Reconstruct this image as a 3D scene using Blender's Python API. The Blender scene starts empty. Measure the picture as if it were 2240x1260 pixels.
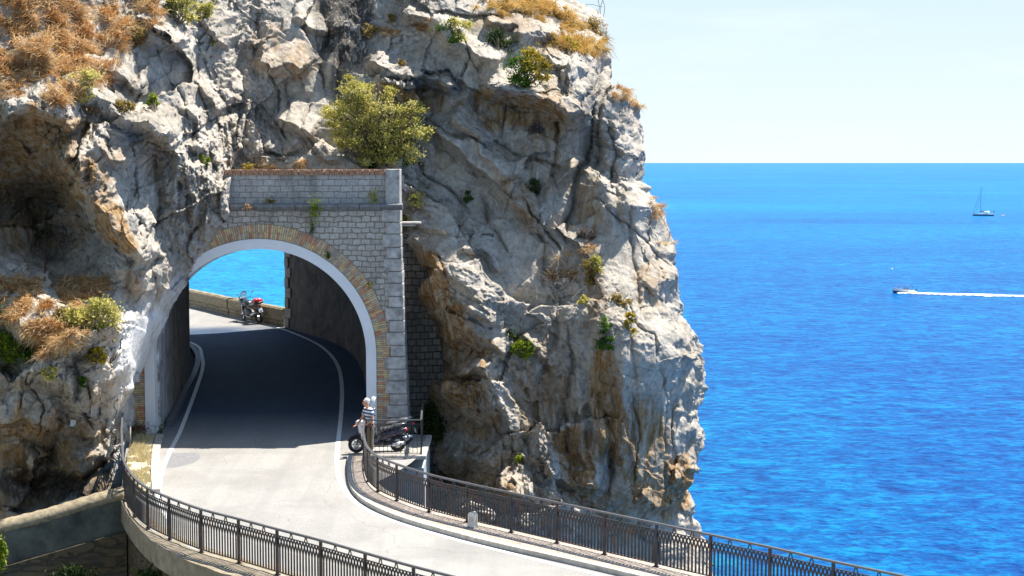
import bpy, math, random
import numpy as np
from mathutils import Vector, Matrix, geometry
random.seed(7); rng=np.random.default_rng(11)
R=math.radians
scene=bpy.context.scene
COL=scene.collection
# ---------------------------------------------------------------- camera
H=9.6; F=3500.0; PITCH=math.atan(275/3500); CP,SP=math.cos(PITCH),math.sin(PITCH)
SEA=-28.5
cam=bpy.data.cameras.new('camera'); co=bpy.data.objects.new('camera',cam); COL.objects.link(co)
co.location=(0,0,H); co.rotation_euler=(R(90)-PITCH,0,0)
cam.sensor_width=36; cam.lens=F/2240*36; cam.clip_start=.5; cam.clip_end=200000
scene.camera=co
def zr(Y):
    return float(np.interp(Y,[0,40,54,69,74,80,200],[0,0,.4,1.7,1.95,2.05,2.05]))
def U(px,py,Y):
    """point at distance Y in front of the viewpoint that the photo shows at px,py"""
    a=(px-1120)/F; b=(630-py)/F; dy=CP+b*SP
    return (a*Y/dy, Y, H+(-SP+b*CP)*Y/dy)
def G(px,py,dz=0,z=None):
    a=(px-1120)/F; b=(630-py)/F; dy=CP+b*SP; dzz=-SP+b*CP; Y=50
    for i in range(60):
        zz=(zr(Y) if z is None else z)+dz
        Y=.5*Y+.5*((zz-H)/dzz*dy)
    return (a*Y/dy,Y,zz)
# ---------------------------------------------------------------- tagging
def tag(o,label=None,cat=None,group=None,kind=None):
    if label:o['label']=label
    if cat:o['category']=cat
    if group:o['group']=group
    if kind:o['kind']=kind
    return o
def empty(name,loc,label,cat,group=None,rz=0):
    o=bpy.data.objects.new(name,None); COL.objects.link(o); o.location=loc; o.rotation_euler=(0,0,rz)
    o.empty_display_size=.2
    return tag(o,label,cat,group)
# ---------------------------------------------------------------- mesh builder
class MB:
    def __init__(s): s.v=[]; s.f=[]; s.uv=None
    def add(s,vs,fs):
        n=len(s.v); s.v+= [tuple(p) for p in vs]; s.f+=[tuple(i+n for i in f) for f in fs]; return s
    def box(s,c,sz,rz=0,m=None,taper=1.0):
        x,y,z=[k/2 for k in sz]; vs=[]
        for dz in(-z,z):
            t=1 if dz<0 else taper
            for dx,dy in((-x,-y),(x,-y),(x,y),(-x,y)): vs.append(Vector((dx*t,dy*t,dz)))
        M=Matrix.Rotation(rz,3,'Z')
        if m is not None: M=m
        c=Vector(c); vs=[M@v+c for v in vs]
        return s.add(vs,[(0,3,2,1),(4,5,6,7),(0,1,5,4),(1,2,6,5),(2,3,7,6),(3,0,4,7)])
    def bar(s,a,b,w,t,up=(0,0,1)):
        a=Vector(a);b=Vector(b);d=b-a;L=d.length
        if L<1e-6:return s
        d/=L; u=Vector(up); 
        if abs(d.dot(u))>.99: u=Vector((0,1,0))
        x=d.cross(u).normalized(); u2=x.cross(d)
        M=Matrix((x,u2,d)).transposed()
        return s.box((a+b)/2,(w,t,L),m=M)
    def tube(s,pts,rad,n=8,caps=True):
        pts=[Vector(p) for p in pts]
        if not hasattr(rad,'__len__'): rad=[rad]*len(pts)
        vs=[];ref=Vector((0.13,0.21,.97))
        for i,p in enumerate(pts):
            d=(pts[min(i+1,len(pts)-1)]-pts[max(i-1,0)]).normalized()
            x=d.cross(ref)
            if x.length<.1: x=d.cross(Vector((1,0,0)))
            x.normalize(); y=d.cross(x)
            for k in range(n):
                a=2*math.pi*k/n; vs.append(p+rad[i]*(math.cos(a)*x+math.sin(a)*y))
        fs=[]
        for i in range(len(pts)-1):
            for k in range(n):
                a=i*n+k;b=i*n+(k+1)%n; fs.append((a,b,b+n,a+n))
        if caps: fs.append(tuple(range(n-1,-1,-1))); fs.append(tuple((len(pts)-1)*n+k for k in range(n)))
        return s.add(vs,fs)
    def ell(s,c,r,m=None,nu=14,nv=9):
        c=Vector(c); M=m or Matrix.Identity(3); vs=[M@Vector((0,0,r[2]))+c]
        for j in range(1,nv):
            ph=math.pi*j/nv
            for i in range(nu):
                th=2*math.pi*i/nu
                vs.append(M@Vector((r[0]*math.sin(ph)*math.cos(th),r[1]*math.sin(ph)*math.sin(th),r[2]*math.cos(ph)))+c)
        vs.append(M@Vector((0,0,-r[2]))+c); fs=[]
        for i in range(nu): fs.append((0,1+i,1+(i+1)%nu))
        for j in range(nv-2):
            for i in range(nu):
                a=1+j*nu+i;b=1+j*nu+(i+1)%nu; fs.append((a,a+nu,b+nu,b))
        l=len(vs)-1
        for i in range(nu): fs.append((l,l-nu+(i+1)%nu,l-nu+i))
        return s.add(vs,fs)
    def torus(s,c,R_,r,ax,n=28,k=8,sq=1.0):
        c=Vector(c);ax=Vector(ax).normalized();u=ax.cross(Vector((0,0,1))).normalized();w=ax.cross(u);vs=[];fs=[]
        for i in range(n):
            a=2*math.pi*i/n;d=math.cos(a)*u+math.sin(a)*w
            for j in range(k):
                b=2*math.pi*j/k; vs.append(c+d*(R_+r*math.cos(b))+ax*(r*sq*math.sin(b)))
        for i in range(n):
            for j in range(k):
                fs.append((i*k+j,((i+1)%n)*k+j,((i+1)%n)*k+(j+1)%k,i*k+(j+1)%k))
        return s.add(vs,fs)
    def loft(s,secs,closed=True,caps=True):
        n=len(secs[0]); vs=[p for q in secs for p in q]; fs=[]
        for i in range(len(secs)-1):
            for k in range(n if closed else n-1):
                a=i*n+k;b=i*n+(k+1)%n; fs.append((a,b,b+n,a+n))
        if caps and closed: fs.append(tuple(range(n-1,-1,-1))); fs.append(tuple((len(secs)-1)*n+k for k in range(n)))
        return s.add(vs,fs)
    def prism(s,poly,vec):
        """poly: planar 3D outline, extruded by vec"""
        n=len(poly); v=Vector(vec); a=[Vector(p) for p in poly]; b=[p+v for p in a]
        tris=geometry.tessellate_polygon([a]); fs=[tuple(t) for t in tris]+[tuple(i+n for i in reversed(t)) for t in tris]
        for i in range(n): fs.append((i,(i+1)%n,(i+1)%n+n,i+n))
        return s.add(a+b,fs)
    def build(s,name,mat,parent=None,smooth=False,bevel=0,recalc=True):
        me=bpy.data.meshes.new(name); me.from_pydata([tuple(p) for p in s.v],[],s.f); me.update()
        if recalc:
            import bmesh
            bm=bmesh.new(); bm.from_mesh(me); bmesh.ops.recalc_face_normals(bm,faces=bm.faces); bm.to_mesh(me); bm.free()
        o=bpy.data.objects.new(name,me); COL.objects.link(o)
        if mat: me.materials.append(mat)
        if smooth: me.polygons.foreach_set('use_smooth',[True]*len(me.polygons))
        if bevel:
            m=o.modifiers.new('b','BEVEL'); m.width=bevel; m.segments=1; m.limit_method='ANGLE'
        if parent:
            o.parent=parent
            # geometry is authored in world space unless parent is a local-space thing
            if parent.get('world',0) or True: pass
        return o
def setworld(o,parent):
    """mesh authored in world coordinates under a located empty"""
    o.parent=parent; loc=Vector(parent.location); rz=parent.rotation_euler.z
    o.matrix_parent_inverse=(Matrix.Translation(loc)@Matrix.Rotation(rz,4,'Z')).inverted()
    return o
# ---------------------------------------------------------------- materials
def mat(name):
    m=bpy.data.materials.new(name); m.use_nodes=True; nt=m.node_tree
    b=nt.nodes['Principled BSDF']; return m,nt,b
def N(nt,t,**k):
    n=nt.nodes.new(t)
    for a,v in k.items():
        if a.startswith('_'): 
            key=a[1:]; key=int(key) if key.isdigit() else key.replace('_',' ')
            n.inputs[key].default_value=v
        else: setattr(n,a,v)
    return n
def L(nt,a,b): nt.links.new(a,b)
def plain(name,c,rough=.6,metal=0,spec=.5,noise=0,scale=8,bump=0,trans=0):
    m,nt,b=mat(name); b.inputs['Base Color'].default_value=(*c,1); b.inputs['Roughness'].default_value=rough
    b.inputs['Metallic'].default_value=metal; b.inputs['Specular IOR Level'].default_value=spec
    if trans: b.inputs['Transmission Weight'].default_value=trans
    if noise or bump:
        tc=N(nt,'ShaderNodeTexCoord'); n=N(nt,'ShaderNodeTexNoise',_Scale=scale,_Detail=6.0,_Roughness=.65); L(nt,tc.outputs['Object'],n.inputs['Vector'])
        if noise:
            r=N(nt,'ShaderNodeMapRange',_3=1-noise,_4=1+noise); r.inputs[1].default_value=.3; r.inputs[2].default_value=.7
            L(nt,n.outputs[0],r.inputs[0])
            mx=N(nt,'ShaderNodeMix',data_type='RGBA',blend_type='MULTIPLY'); mx.inputs[0].default_value=1
            mx.inputs[6].default_value=(*c,1); L(nt,r.outputs[0],mx.inputs[7]); L(nt,mx.outputs[2],b.inputs['Base Color'])
        if bump:
            bp=N(nt,'ShaderNodeBump',_Strength=1.0,_Distance=bump); L(nt,n.outputs[0],bp.inputs['Height']); L(nt,bp.outputs[0],b.inputs['Normal'])
    return m
def ramp(nt,fac,stops):
    r=N(nt,'ShaderNodeValToRGB'); e=r.color_ramp.elements
    while len(e)<len(stops): e.new(.5)
    for q,(p,c) in zip(e,stops): q.position=p; q.color=(*c,1)
    L(nt,fac,r.inputs[0]); return r.outputs[0]
def mixc(nt,fac,a,b,mode='MIX'):
    m=N(nt,'ShaderNodeMix',data_type='RGBA',blend_type=mode)
    for i,x in((0,fac),(6,a),(7,b)):
        if isinstance(x,(int,float)): m.inputs[i].default_value=x
        elif isinstance(x,tuple): m.inputs[i].default_value=(*x,1)
        else: L(nt,x,m.inputs[i])
    return m.outputs[2]
def math_(nt,op,a,b=0.0,clamp=False):
    m=N(nt,'ShaderNodeMath',operation=op); m.use_clamp=clamp
    for i,x in((0,a),(1,b)):
        if isinstance(x,(int,float)): m.inputs[i].default_value=x
        else: L(nt,x,m.inputs[i])
    return m.outputs[0]
def coords(nt,scale=(1,1,1),kind='Object',rot=(0,0,0)):
    tc=N(nt,'ShaderNodeTexCoord'); mp=N(nt,'ShaderNodeMapping'); mp.inputs['Scale'].default_value=scale; mp.inputs['Rotation'].default_value=rot
    L(nt,tc.outputs[kind],mp.inputs['Vector']); return mp.outputs[0]
def noise(nt,vec,scale,detail=6,rough=.6,dist=0):
    n=N(nt,'ShaderNodeTexNoise',_Scale=scale,_Detail=float(detail),_Roughness=rough,_Distortion=dist); L(nt,vec,n.inputs['Vector']); return n.outputs[0]
def rock_material():
    m,nt,b=mat('limestone'); v=coords(nt); b.inputs['Roughness'].default_value=.88; b.inputs['Specular IOR Level'].default_value=.25
    vs=coords(nt,(1.6,1.6,.28),rot=(0,R(12),0))
    n1=noise(nt,v,.55,8,.65,.6); n2=noise(nt,vs,1.3,8,.7,.8); n3=noise(nt,v,5,8,.75); n4=noise(nt,v,1.7,9,.72,1.2)
    base=ramp(nt,n1,[(.3,(.31,.28,.235)),(.45,(.42,.388,.335)),(.6,(.52,.488,.43)),(.75,(.39,.352,.295))])
    base=mixc(nt,math_(nt,'MULTIPLY',ramp(nt,n2,[(.5,(0,0,0)),(.66,(1,1,1))]),.55),base,(.66,.625,.565))
    base=mixc(nt,math_(nt,'MULTIPLY',ramp(nt,n4,[(.34,(1,1,1)),(.48,(0,0,0))]),.3),base,(.17,.155,.14))
    base=mixc(nt,1.0,base,ramp(nt,n3,[(.32,(.5,.5,.51)),(.5,(.96,.96,.96)),(.7,(1.2,1.18,1.14))]),'MULTIPLY')
    at=N(nt,'ShaderNodeAttribute',attribute_name='stain'); sp=N(nt,'ShaderNodeSeparateColor'); L(nt,at.outputs['Color'],sp.inputs[0])
    on=noise(nt,vs,2.2,8,.7,.5)
    oc=ramp(nt,noise(nt,vs,3.1,6,.6,.4),[(.3,(.13,.075,.03)),(.5,(.30,.175,.07)),(.68,(.42,.31,.17))])
    of=math_(nt,'MULTIPLY',math_(nt,'ADD',sp.outputs[0],0.16),math_(nt,'MULTIPLY',ramp(nt,on,[(.32,(0,0,0)),(.58,(1,1,1))]),1.15),True)
    base=mixc(nt,of,base,oc)
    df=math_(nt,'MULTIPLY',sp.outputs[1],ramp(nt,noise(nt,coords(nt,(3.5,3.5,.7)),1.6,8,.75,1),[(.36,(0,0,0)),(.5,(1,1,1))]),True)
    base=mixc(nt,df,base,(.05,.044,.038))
    # white-washed plaster
    wf=math_(nt,'MULTIPLY',sp.outputs[2],ramp(nt,noise(nt,v,2.5,8,.7),[(.3,(.35,.35,.35)),(.5,(1,1,1))]),True)
    base=mixc(nt,wf,base,(.78,.79,.80))
    L(nt,base,b.inputs['Base Color'])
    vo=N(nt,'ShaderNodeTexVoronoi',feature='DISTANCE_TO_EDGE',_Scale=1.3); wv=N(nt,'ShaderNodeVectorMath',operation='ADD')
    nn=N(nt,'ShaderNodeTexNoise',_Scale=1.2,_Detail=6.0); L(nt,v,nn.inputs['Vector'])
    L(nt,v,wv.inputs[0]); L(nt,nn.outputs['Color'],wv.inputs[1]); L(nt,wv.outputs[0],vo.inputs['Vector'])
    crack=ramp(nt,vo.outputs['Distance'],[(0,(0,0,0)),(.035,(1,1,1))])
    hgt=math_(nt,'ADD',math_(nt,'MULTIPLY',n3,.55),math_(nt,'MULTIPLY',crack,.0))
    hgt=math_(nt,'ADD',hgt,math_(nt,'MULTIPLY',noise(nt,v,18,6,.7),.16))
    hgt=math_(nt,'ADD',hgt,math_(nt,'MULTIPLY',n2,.8))
    for sc_,am_ in((1.6,.55),(5.5,.28)):
        vc=N(nt,'ShaderNodeTexVoronoi',feature='F1',_Scale=sc_); L(nt,wv.outputs[0],vc.inputs['Vector'])
        # every chip of rock is its own tilted facet
        dl=N(nt,'ShaderNodeVectorMath',operation='SUBTRACT'); scl=N(nt,'ShaderNodeVectorMath',operation='SCALE'); scl.inputs['Scale'].default_value=1.0; L(nt,wv.outputs[0],scl.inputs[0])
        L(nt,scl.outputs[0],dl.inputs[0]); L(nt,vc.outputs['Position'],dl.inputs[1])
        rc=N(nt,'ShaderNodeVectorMath',operation='SUBTRACT'); L(nt,vc.outputs['Color'],rc.inputs[0]); rc.inputs[1].default_value=(.5,.5,.5)
        dp_=N(nt,'ShaderNodeVectorMath',operation='DOT_PRODUCT'); L(nt,dl.outputs[0],dp_.inputs[0]); L(nt,rc.outputs[0],dp_.inputs[1])
        hgt=math_(nt,'ADD',hgt,math_(nt,'MULTIPLY',dp_.outputs['Value'],am_*sc_*1.6))
    # plaster patches are smooth
    bp=N(nt,'ShaderNodeBump',_Strength=.95,_Distance=.10); L(nt,hgt,bp.inputs['Height']); L(nt,bp.outputs[0],b.inputs['Normal'])
    return m
def brickmat(name,c1,c2,mortar,bw,rh,ms,kind='UV',scale=1,dist=.02,stain=None,bump=.02,offset=.5,third=None):
    m,nt,b=mat(name); b.inputs['Roughness'].default_value=.9; b.inputs['Specular IOR Level'].default_value=.2
    v=coords(nt,kind=kind)
    nn=N(nt,'ShaderNodeTexNoise',_Scale=2.5,_Detail=3.0); L(nt,v,nn.inputs['Vector'])
    sb=N(nt,'ShaderNodeVectorMath',operation='SUBTRACT'); L(nt,nn.outputs['Color'],sb.inputs[0]); sb.inputs[1].default_value=(.5,.5,.5)
    sc=N(nt,'ShaderNodeVectorMath',operation='SCALE'); L(nt,sb.outputs[0],sc.inputs[0]); sc.inputs['Scale'].default_value=dist*4
    ad=N(nt,'ShaderNodeVectorMath',operation='ADD'); L(nt,v,ad.inputs[0]); L(nt,sc.outputs[0],ad.inputs[1])
    br=N(nt,'ShaderNodeTexBrick',_Scale=1.0,_Mortar_Size=ms,_Brick_Width=bw,_Row_Height=rh,_Mortar_Smooth=.3,_Bias=0.0); br.offset=offset
    br.inputs['Color1'].default_value=(*c1,1); br.inputs['Color2'].default_value=(*c2,1); br.inputs['Mortar'].default_value=(*mortar,1)
    L(nt,ad.outputs[0],br.inputs['Vector'])
    col=br.outputs['Color']
    if third:
        w=N(nt,'ShaderNodeTexWhiteNoise',noise_dimensions='2D'); 
        # one more hue, patch by patch
        f=ramp(nt,noise(nt,v,3.1,2,.5),[(.45,(0,0,0)),(.56,(1,1,1))]); f=math_(nt,'MULTIPLY',f,math_(nt,'SUBTRACT',1.0,br.outputs['Fac'])); col=mixc(nt,math_(nt,'MULTIPLY',f,.6),col,third)
    col=mixc(nt,1.0,col,ramp(nt,noise(nt,v,9,8,.75),[(.3,(.6,.6,.6)),(.52,(1,1,1)),(.7,(1.15,1.13,1.1))]),'MULTIPLY')
    big=noise(nt,coords(nt,(1,.35,1),kind=kind),.9,6,.7,.6)
    col=mixc(nt,math_(nt,'MULTIPLY',ramp(nt,big,[(.5,(0,0,0)),(.68,(1,1,1))]),.65),col,stain or (.12,.115,.10))
    L(nt,col,b.inputs['Base Color'])
    h=math_(nt,'ADD',math_(nt,'MULTIPLY',br.outputs['Fac'],-1.0),math_(nt,'MULTIPLY',noise(nt,v,14,6,.7),.6))
    bp=N(nt,'ShaderNodeBump',_Strength=1.0,_Distance=bump); L(nt,h,bp.inputs['Height']); L(nt,bp.outputs[0],b.inputs['Normal'])
    return m
M={}
M['rock']=rock_material()
M['wall_stone']=brickmat('squared_stone',(.38,.355,.32),(.49,.465,.425),(.235,.205,.165),.31,.19,.018,dist=.05,third=(.42,.38,.33))
M['parapet_stone']=brickmat('large_squared_stone',(.385,.37,.35),(.455,.44,.42),(.27,.24,.20),.40,.205,.012,dist=.022)
M['brick']=brickmat('arch_brick',(.50,.20,.09),(.62,.44,.20),(.22,.19,.15),.26,.062,.009,dist=.008,third=(.46,.36,.26),stain=(.25,.2,.15))
M['brick_cap']=brickmat('coping_brick',(.42,.20,.11),(.5,.33,.2),(.16,.13,.1),.075,.3,.008,dist=.004)
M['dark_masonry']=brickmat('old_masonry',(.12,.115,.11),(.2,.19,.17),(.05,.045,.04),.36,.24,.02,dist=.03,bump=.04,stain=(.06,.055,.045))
M['rubble']=brickmat('rubble_masonry',(.10,.085,.06),(.13,.108,.075),(.085,.07,.05),.46,.27,.03,dist=.2,bump=.09,third=(.17,.12,.06))
M['parapet_rubble']=brickmat('parapet_rubble',(.34,.27,.17),(.42,.36,.26),(.2,.16,.11),.3,.17,.02,dist=.05,bump=.03,stain=(.16,.13,.09))
M['quoin']=plain('quoin_stone',(.37,.355,.33),.88,noise=.5,scale=3.5,bump=.02)
M['quoin_tan']=plain('tan_quoin_stone',(.38,.34,.29),.85,noise=.35,scale=6,bump=.01)
M['cornice']=plain('weathered_cornice',(.17,.175,.18),.9,noise=.4,scale=5,bump=.01)
M['white_rim']=plain('white_concrete_rim',(.70,.72,.74),.7,noise=.05,scale=1.2,bump=.002)
M['concrete']=plain('aged_concrete',(.26,.215,.15),.9,noise=.35,scale=3,bump=.01)
M['concrete_d']=plain('dark_concrete',(.085,.088,.07),.9,noise=.6,scale=1.6,bump=.02)
M['kerbstone']=plain('kerb_stone',(.42,.39,.34),.85,noise=.3,scale=5,bump=.006)
M['coping']=plain('rough_coping',(.27,.22,.14),.9,noise=.45,scale=7,bump=.02)
M['tar']=plain('tunnel_kerb',(.12,.12,.13),.6,noise=.2,scale=4)
def iron():
    m,nt,b=mat('painted_iron'); v=coords(nt); f=ramp(nt,noise(nt,v,2.3,7,.7,.5),[(.53,(0,0,0)),(.64,(1,1,1))])
    L(nt,mixc(nt,f,(.035,.037,.043),(.10,.045,.025)),b.inputs['Base Color']); b.inputs['Roughness'].default_value=.45; b.inputs['Metallic'].default_value=.25; return m
M['iron']=iron()
M['iron_post']=plain('post_iron',(.05,.036,.032),.5,metal=.2,noise=.6,scale=2.5)
M['black']=plain('black_plastic',(.02,.02,.023),.35)
M['tyre']=plain('tyre_rubber',(.018,.018,.018),.75)
M['white']=plain('white_paint',(.75,.76,.78),.3)
M['silver']=plain('silver_metal',(.55,.56,.58),.3,metal=.9)
M['redlens']=plain('red_lens',(.55,.015,.02),.2)
M['navy']=plain('dark_violet_paint',(.045,.035,.06),.25)
M['seat']=plain('grey_seat_vinyl',(.10,.10,.105),.5)
M['plate']=plain('number_plate',(.5,.58,.68),.4)
M['glass']=plain('clear_screen',(.75,.8,.85),.08,trans=.85)
M['orange']=plain('amber_lens',(.7,.2,.03),.3)
M['wood']=plain('branch_bark',(.17,.13,.09),.9)
M['deadwood']=plain('dead_branch',(.42,.38,.33),.9)
M['skin']=plain('skin',(.52,.25,.15),.55)
M['hair']=plain('white_hair',(.72,.70,.66),.8)
M['khaki']=plain('khaki_cloth',(.23,.2,.14),.9)
M['shoe']=plain('dark_shoe',(.05,.04,.035),.6)
# ---------------------------------------------------------------- numpy noise
def _h(ix,iy,seed):
    n=(ix.astype(np.int64)*374761393+iy.astype(np.int64)*668265263+seed*2147483647)&0xffffffff
    n=((n^(n>>13))*1274126177)&0xffffffff
    n=((n^(n>>16))*2246822519)&0xffffffff
    return ((n^(n>>15))&0xffffff)/float(0xffffff)
def vnoise(x,y,seed=0):
    ix=np.floor(x);iy=np.floor(y);fx=x-ix;fy=y-iy; fx=fx*fx*fx*(fx*(fx*6-15)+10);fy=fy*fy*fy*(fy*(fy*6-15)+10)
    a=_h(ix,iy,seed);b=_h(ix+1,iy,seed);c=_h(ix,iy+1,seed);d=_h(ix+1,iy+1,seed)
    return (a*(1-fx)+b*fx)*(1-fy)+(c*(1-fx)+d*fx)*fy-.5
def fbm(x,y,seed=0,oct=5,gain=.5):
    s=0;a=1
    for i in range(oct):
        s=s+a*vnoise(x,y,seed+i*17); x=x*2.03+3.1; y=y*2.03+1.7; a*=gain
    return s
def ridged(x,y,seed=0,oct=4,gain=.55):
    s=0;a=1
    for i in range(oct):
        s=s+a*(1-2*np.abs(2*vnoise(x,y,seed+i*13))); x=x*2.1+5.3; y=y*2.1+2.9; a*=gain
    return s
def facets(x,y,seed,tilt,off,jit=.9):
    """angular blocks: every cell is a tilted plane of its own, blocks butt in steps"""
    ix=np.floor(x);iy=np.floor(y); best=np.full(x.shape,9e9); sec=np.full(x.shape,9e9); val=np.zeros(x.shape)
    for dx in(-1,0,1):
        for dy in(-1,0,1):
            cx=ix+dx;cy=iy+dy
            px=cx+.5+jit*(_h(cx,cy,seed)-.5);py=cy+.5+jit*(_h(cx,cy,seed+1)-.5)
            d=(x-px)**2+(y-py)**2
            g1=(_h(cx,cy,seed+2)-.5)*tilt;g2=(_h(cx,cy,seed+3)-.35)*tilt*1.2;o=(_h(cx,cy,seed+4)-.5)*off
            v=o+g1*(x-px)+g2*(y-py)
            m=d<best; sec=np.where(m,best,np.minimum(sec,d)); val=np.where(m,v,val); best=np.where(m,d,best)
    edge=np.sqrt(sec)-np.sqrt(best)
    return val,edge
def tps(ctrl,PX,PY,lam=.02):
    c=np.array(ctrl,float); S=100.0; n=len(c); q=c[:,:2]/S
    d=np.linalg.norm(q[:,None]-q[None],axis=2); K=np.where(d>0,d*d*np.log(d+1e-12),0)+lam*np.eye(n)
    P=np.c_[np.ones(n),q]; A=np.block([[K,P],[P.T,np.zeros((3,3))]]); w=np.linalg.solve(A,np.r_[c[:,2],0,0,0])
    x=PX.ravel()/S;y=PY.ravel()/S; out=w[n]+w[n+1]*x+w[n+2]*y
    for i in range(n):
        d2=(x-q[i,0])**2+(y-q[i,1])**2; out+=w[i]*.5*d2*np.log(d2+1e-12)
    return out.reshape(PX.shape)
def polydist(PX,PY,line):
    """signed distance to a drawn line (positive on its left-hand/upper side) and position along it"""
    best=np.full(PX.shape,1e9); sg=np.zeros(PX.shape); tt=np.zeros(PX.shape); tot=sum(math.dist(a,b) for a,b in zip(line,line[1:])); acc=0
    for (x0,y0),(x1,y1) in zip(line,line[1:]):
        dx,dy=x1-x0,y1-y0; l=math.hypot(dx,dy); t=((PX-x0)*dx+(PY-y0)*dy)/(l*l); tc=np.clip(t,0,1)
        d=np.hypot(PX-x0-tc*dx,PY-y0-tc*dy); s=np.sign((PX-x0)*dy-(PY-y0)*dx)
        m=d<best; best=np.where(m,d,best); sg=np.where(m,s,sg); tt=np.where(m,(acc+tc*l)/tot,tt); acc+=l
    return best*sg,tt
def ledges(PX,PY,lst,jx,jy):
    D=np.zeros(PX.shape)
    for line,amp,wu,wd in lst:
        xs=[p[0] for p in line];ys=[p[1] for p in line];mg=max(wu,wd*3.2)+30
        m=(PX>min(xs)-mg)&(PX<max(xs)+mg)&(PY>min(ys)-mg)&(PY<max(ys)+mg)
        if not m.any(): continue
        if amp>=.8: amp*=1.2; wd*=3.2
        else: wd*=1.8
        d,t=polydist((PX+jx)[m],(PY+jy)[m],line)
        k=np.where(d>0,np.clip(1-d/wu,0,1),np.clip(1+d/wd,0,1));         k*=np.clip(np.minimum(t,1-t)*9,0,1)**.7
        D[m]-=amp*k
    return D
def grooves(PX,PY,lst,jx,jy):
    D=np.zeros(PX.shape)
    for line,amp,w in lst:
        xs=[p[0] for p in line];ys=[p[1] for p in line];mg=w*3+30
        m=(PX>min(xs)-mg)&(PX<max(xs)+mg)&(PY>min(ys)-mg)&(PY<max(ys)+mg)
        if not m.any(): continue
        d,t=polydist((PX+jx*.6)[m],(PY+jy*.6)[m],line)
        D[m]+=.72*amp*np.exp(-np.abs(d)/w)*np.clip(np.minimum(t,1-t)*8,0,1)
    return D
def patches(PX,PY,lst):
    o=np.zeros(PX.shape)
    for (cx,cy,rx,ry,a,ang) in lst:
        ca,sa=math.cos(R(ang)),math.sin(R(ang)); x=(PX-cx)*ca+(PY-cy)*sa; y=-(PX-cx)*sa+(PY-cy)*ca
        d=np.sqrt((x/rx)**2+(y/ry)**2)+fbm(PX/40,PY/40,int(cx)%97,4)*.5
        o=np.maximum(o,a*np.clip((1.15-d)/.35,0,1))
    return o
def interp(pts): 
    p=np.array(sorted((b,a) for a,b in pts),float)
    return lambda y: np.interp(y,p[:,0],p[:,1])
# right headland: its outline against sea and sky (px,py)
XR=interp([(1080,-160),(1120,-80),(1175,-30),(1235,-4),(1270,18),(1300,30),(1320,44),(1326,70),(1322,110),(1328,150),(1330,185),(1352,198),(1385,212),(1400,250),(1398,290),(1408,330),(1405,395),(1416,425),(1440,452),(1462,490),(1470,530),(1486,590),(1488,620),(1484,650),(1497,700),(1522,735),(1530,770),(1540,815),(1541,850),(1533,890),(1528,925),(1531,960),(1533,1000),(1523,1022),(1506,1032),(1509,1060),(1517,1100),(1522,1140),(1530,1170),(1548,1200),(1560,1260),(1575,1400)])
# left rock: its edge against the portal
XL=interp([(575,-160),(568,0),(562,120),(548,230),(530,300),(512,350),(503,372),(506,410),(510,450),(497,478),(474,508),(446,556),(420,598),(395,645),(366,698),(347,740),(331,770),(317,797),(307,822),(302,840),(296,858),(301,880),(295,905),(291,940),(289,975),(284,1010),(278,1060),(274,1100),(272,1400)])
CR=[(440,370,57.5),(520,365,56.3),(620,365,56.3),(700,360,56.6),(800,350,57.3),(870,370,57.2),(900,450,57.3),
(440,200,58.5),(560,200,58.8),(680,200,60),(800,230,60.2),(440,0,61.5),(600,0,62),(750,0,63),(850,0,62.5),(1000,0,62.5),(1150,0,65),(1250,10,67),
(440,-160,66),(700,-160,67),(1000,-160,67),(1150,-160,70),(890,560,57.6),(895,700,58.2),(910,850,58.6),(900,1000,57.5),(930,760,57.3),
(940,640,56.4),(960,560,55.9),(1000,510,56.4),(950,480,57),(1000,620,55.6),(1080,690,55.0),(1000,750,55.3),(965,850,55.6),(1000,900,55.2),(1080,850,54.4),(970,980,55.2),(1050,1000,53.8),(1100,1050,53),
(1000,400,58),(900,300,59),(1000,250,59),(1000,170,59.5),(900,130,61),(1100,300,59),(1100,420,58),(1100,560,56.4),
(1150,190,60),(1240,250,59.4),(1150,100,60.5),(1250,110,62),(1200,350,58.8),(1250,450,58.4),(1200,600,56.8),(1200,750,55.6),(1200,900,54.8),(1200,1050,53.3),(1150,1150,52.6),
(1310,200,60.5),(1310,300,60),(1290,480,58.4),(1350,300,59.6),(1390,300,61),(1350,450,57.6),(1420,500,58.3),(1350,640,56.4),(1450,600,57.8),(1400,800,54.8),(1490,800,56.6),(1400,950,54.8),(1490,950,57),(1400,1100,55.4),(1490,1100,58),(1300,1000,54),(1350,1150,55.2),
(1310,1400,54),(1000,1400,51),(1540,1400,58),(900,1400,50)]
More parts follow.
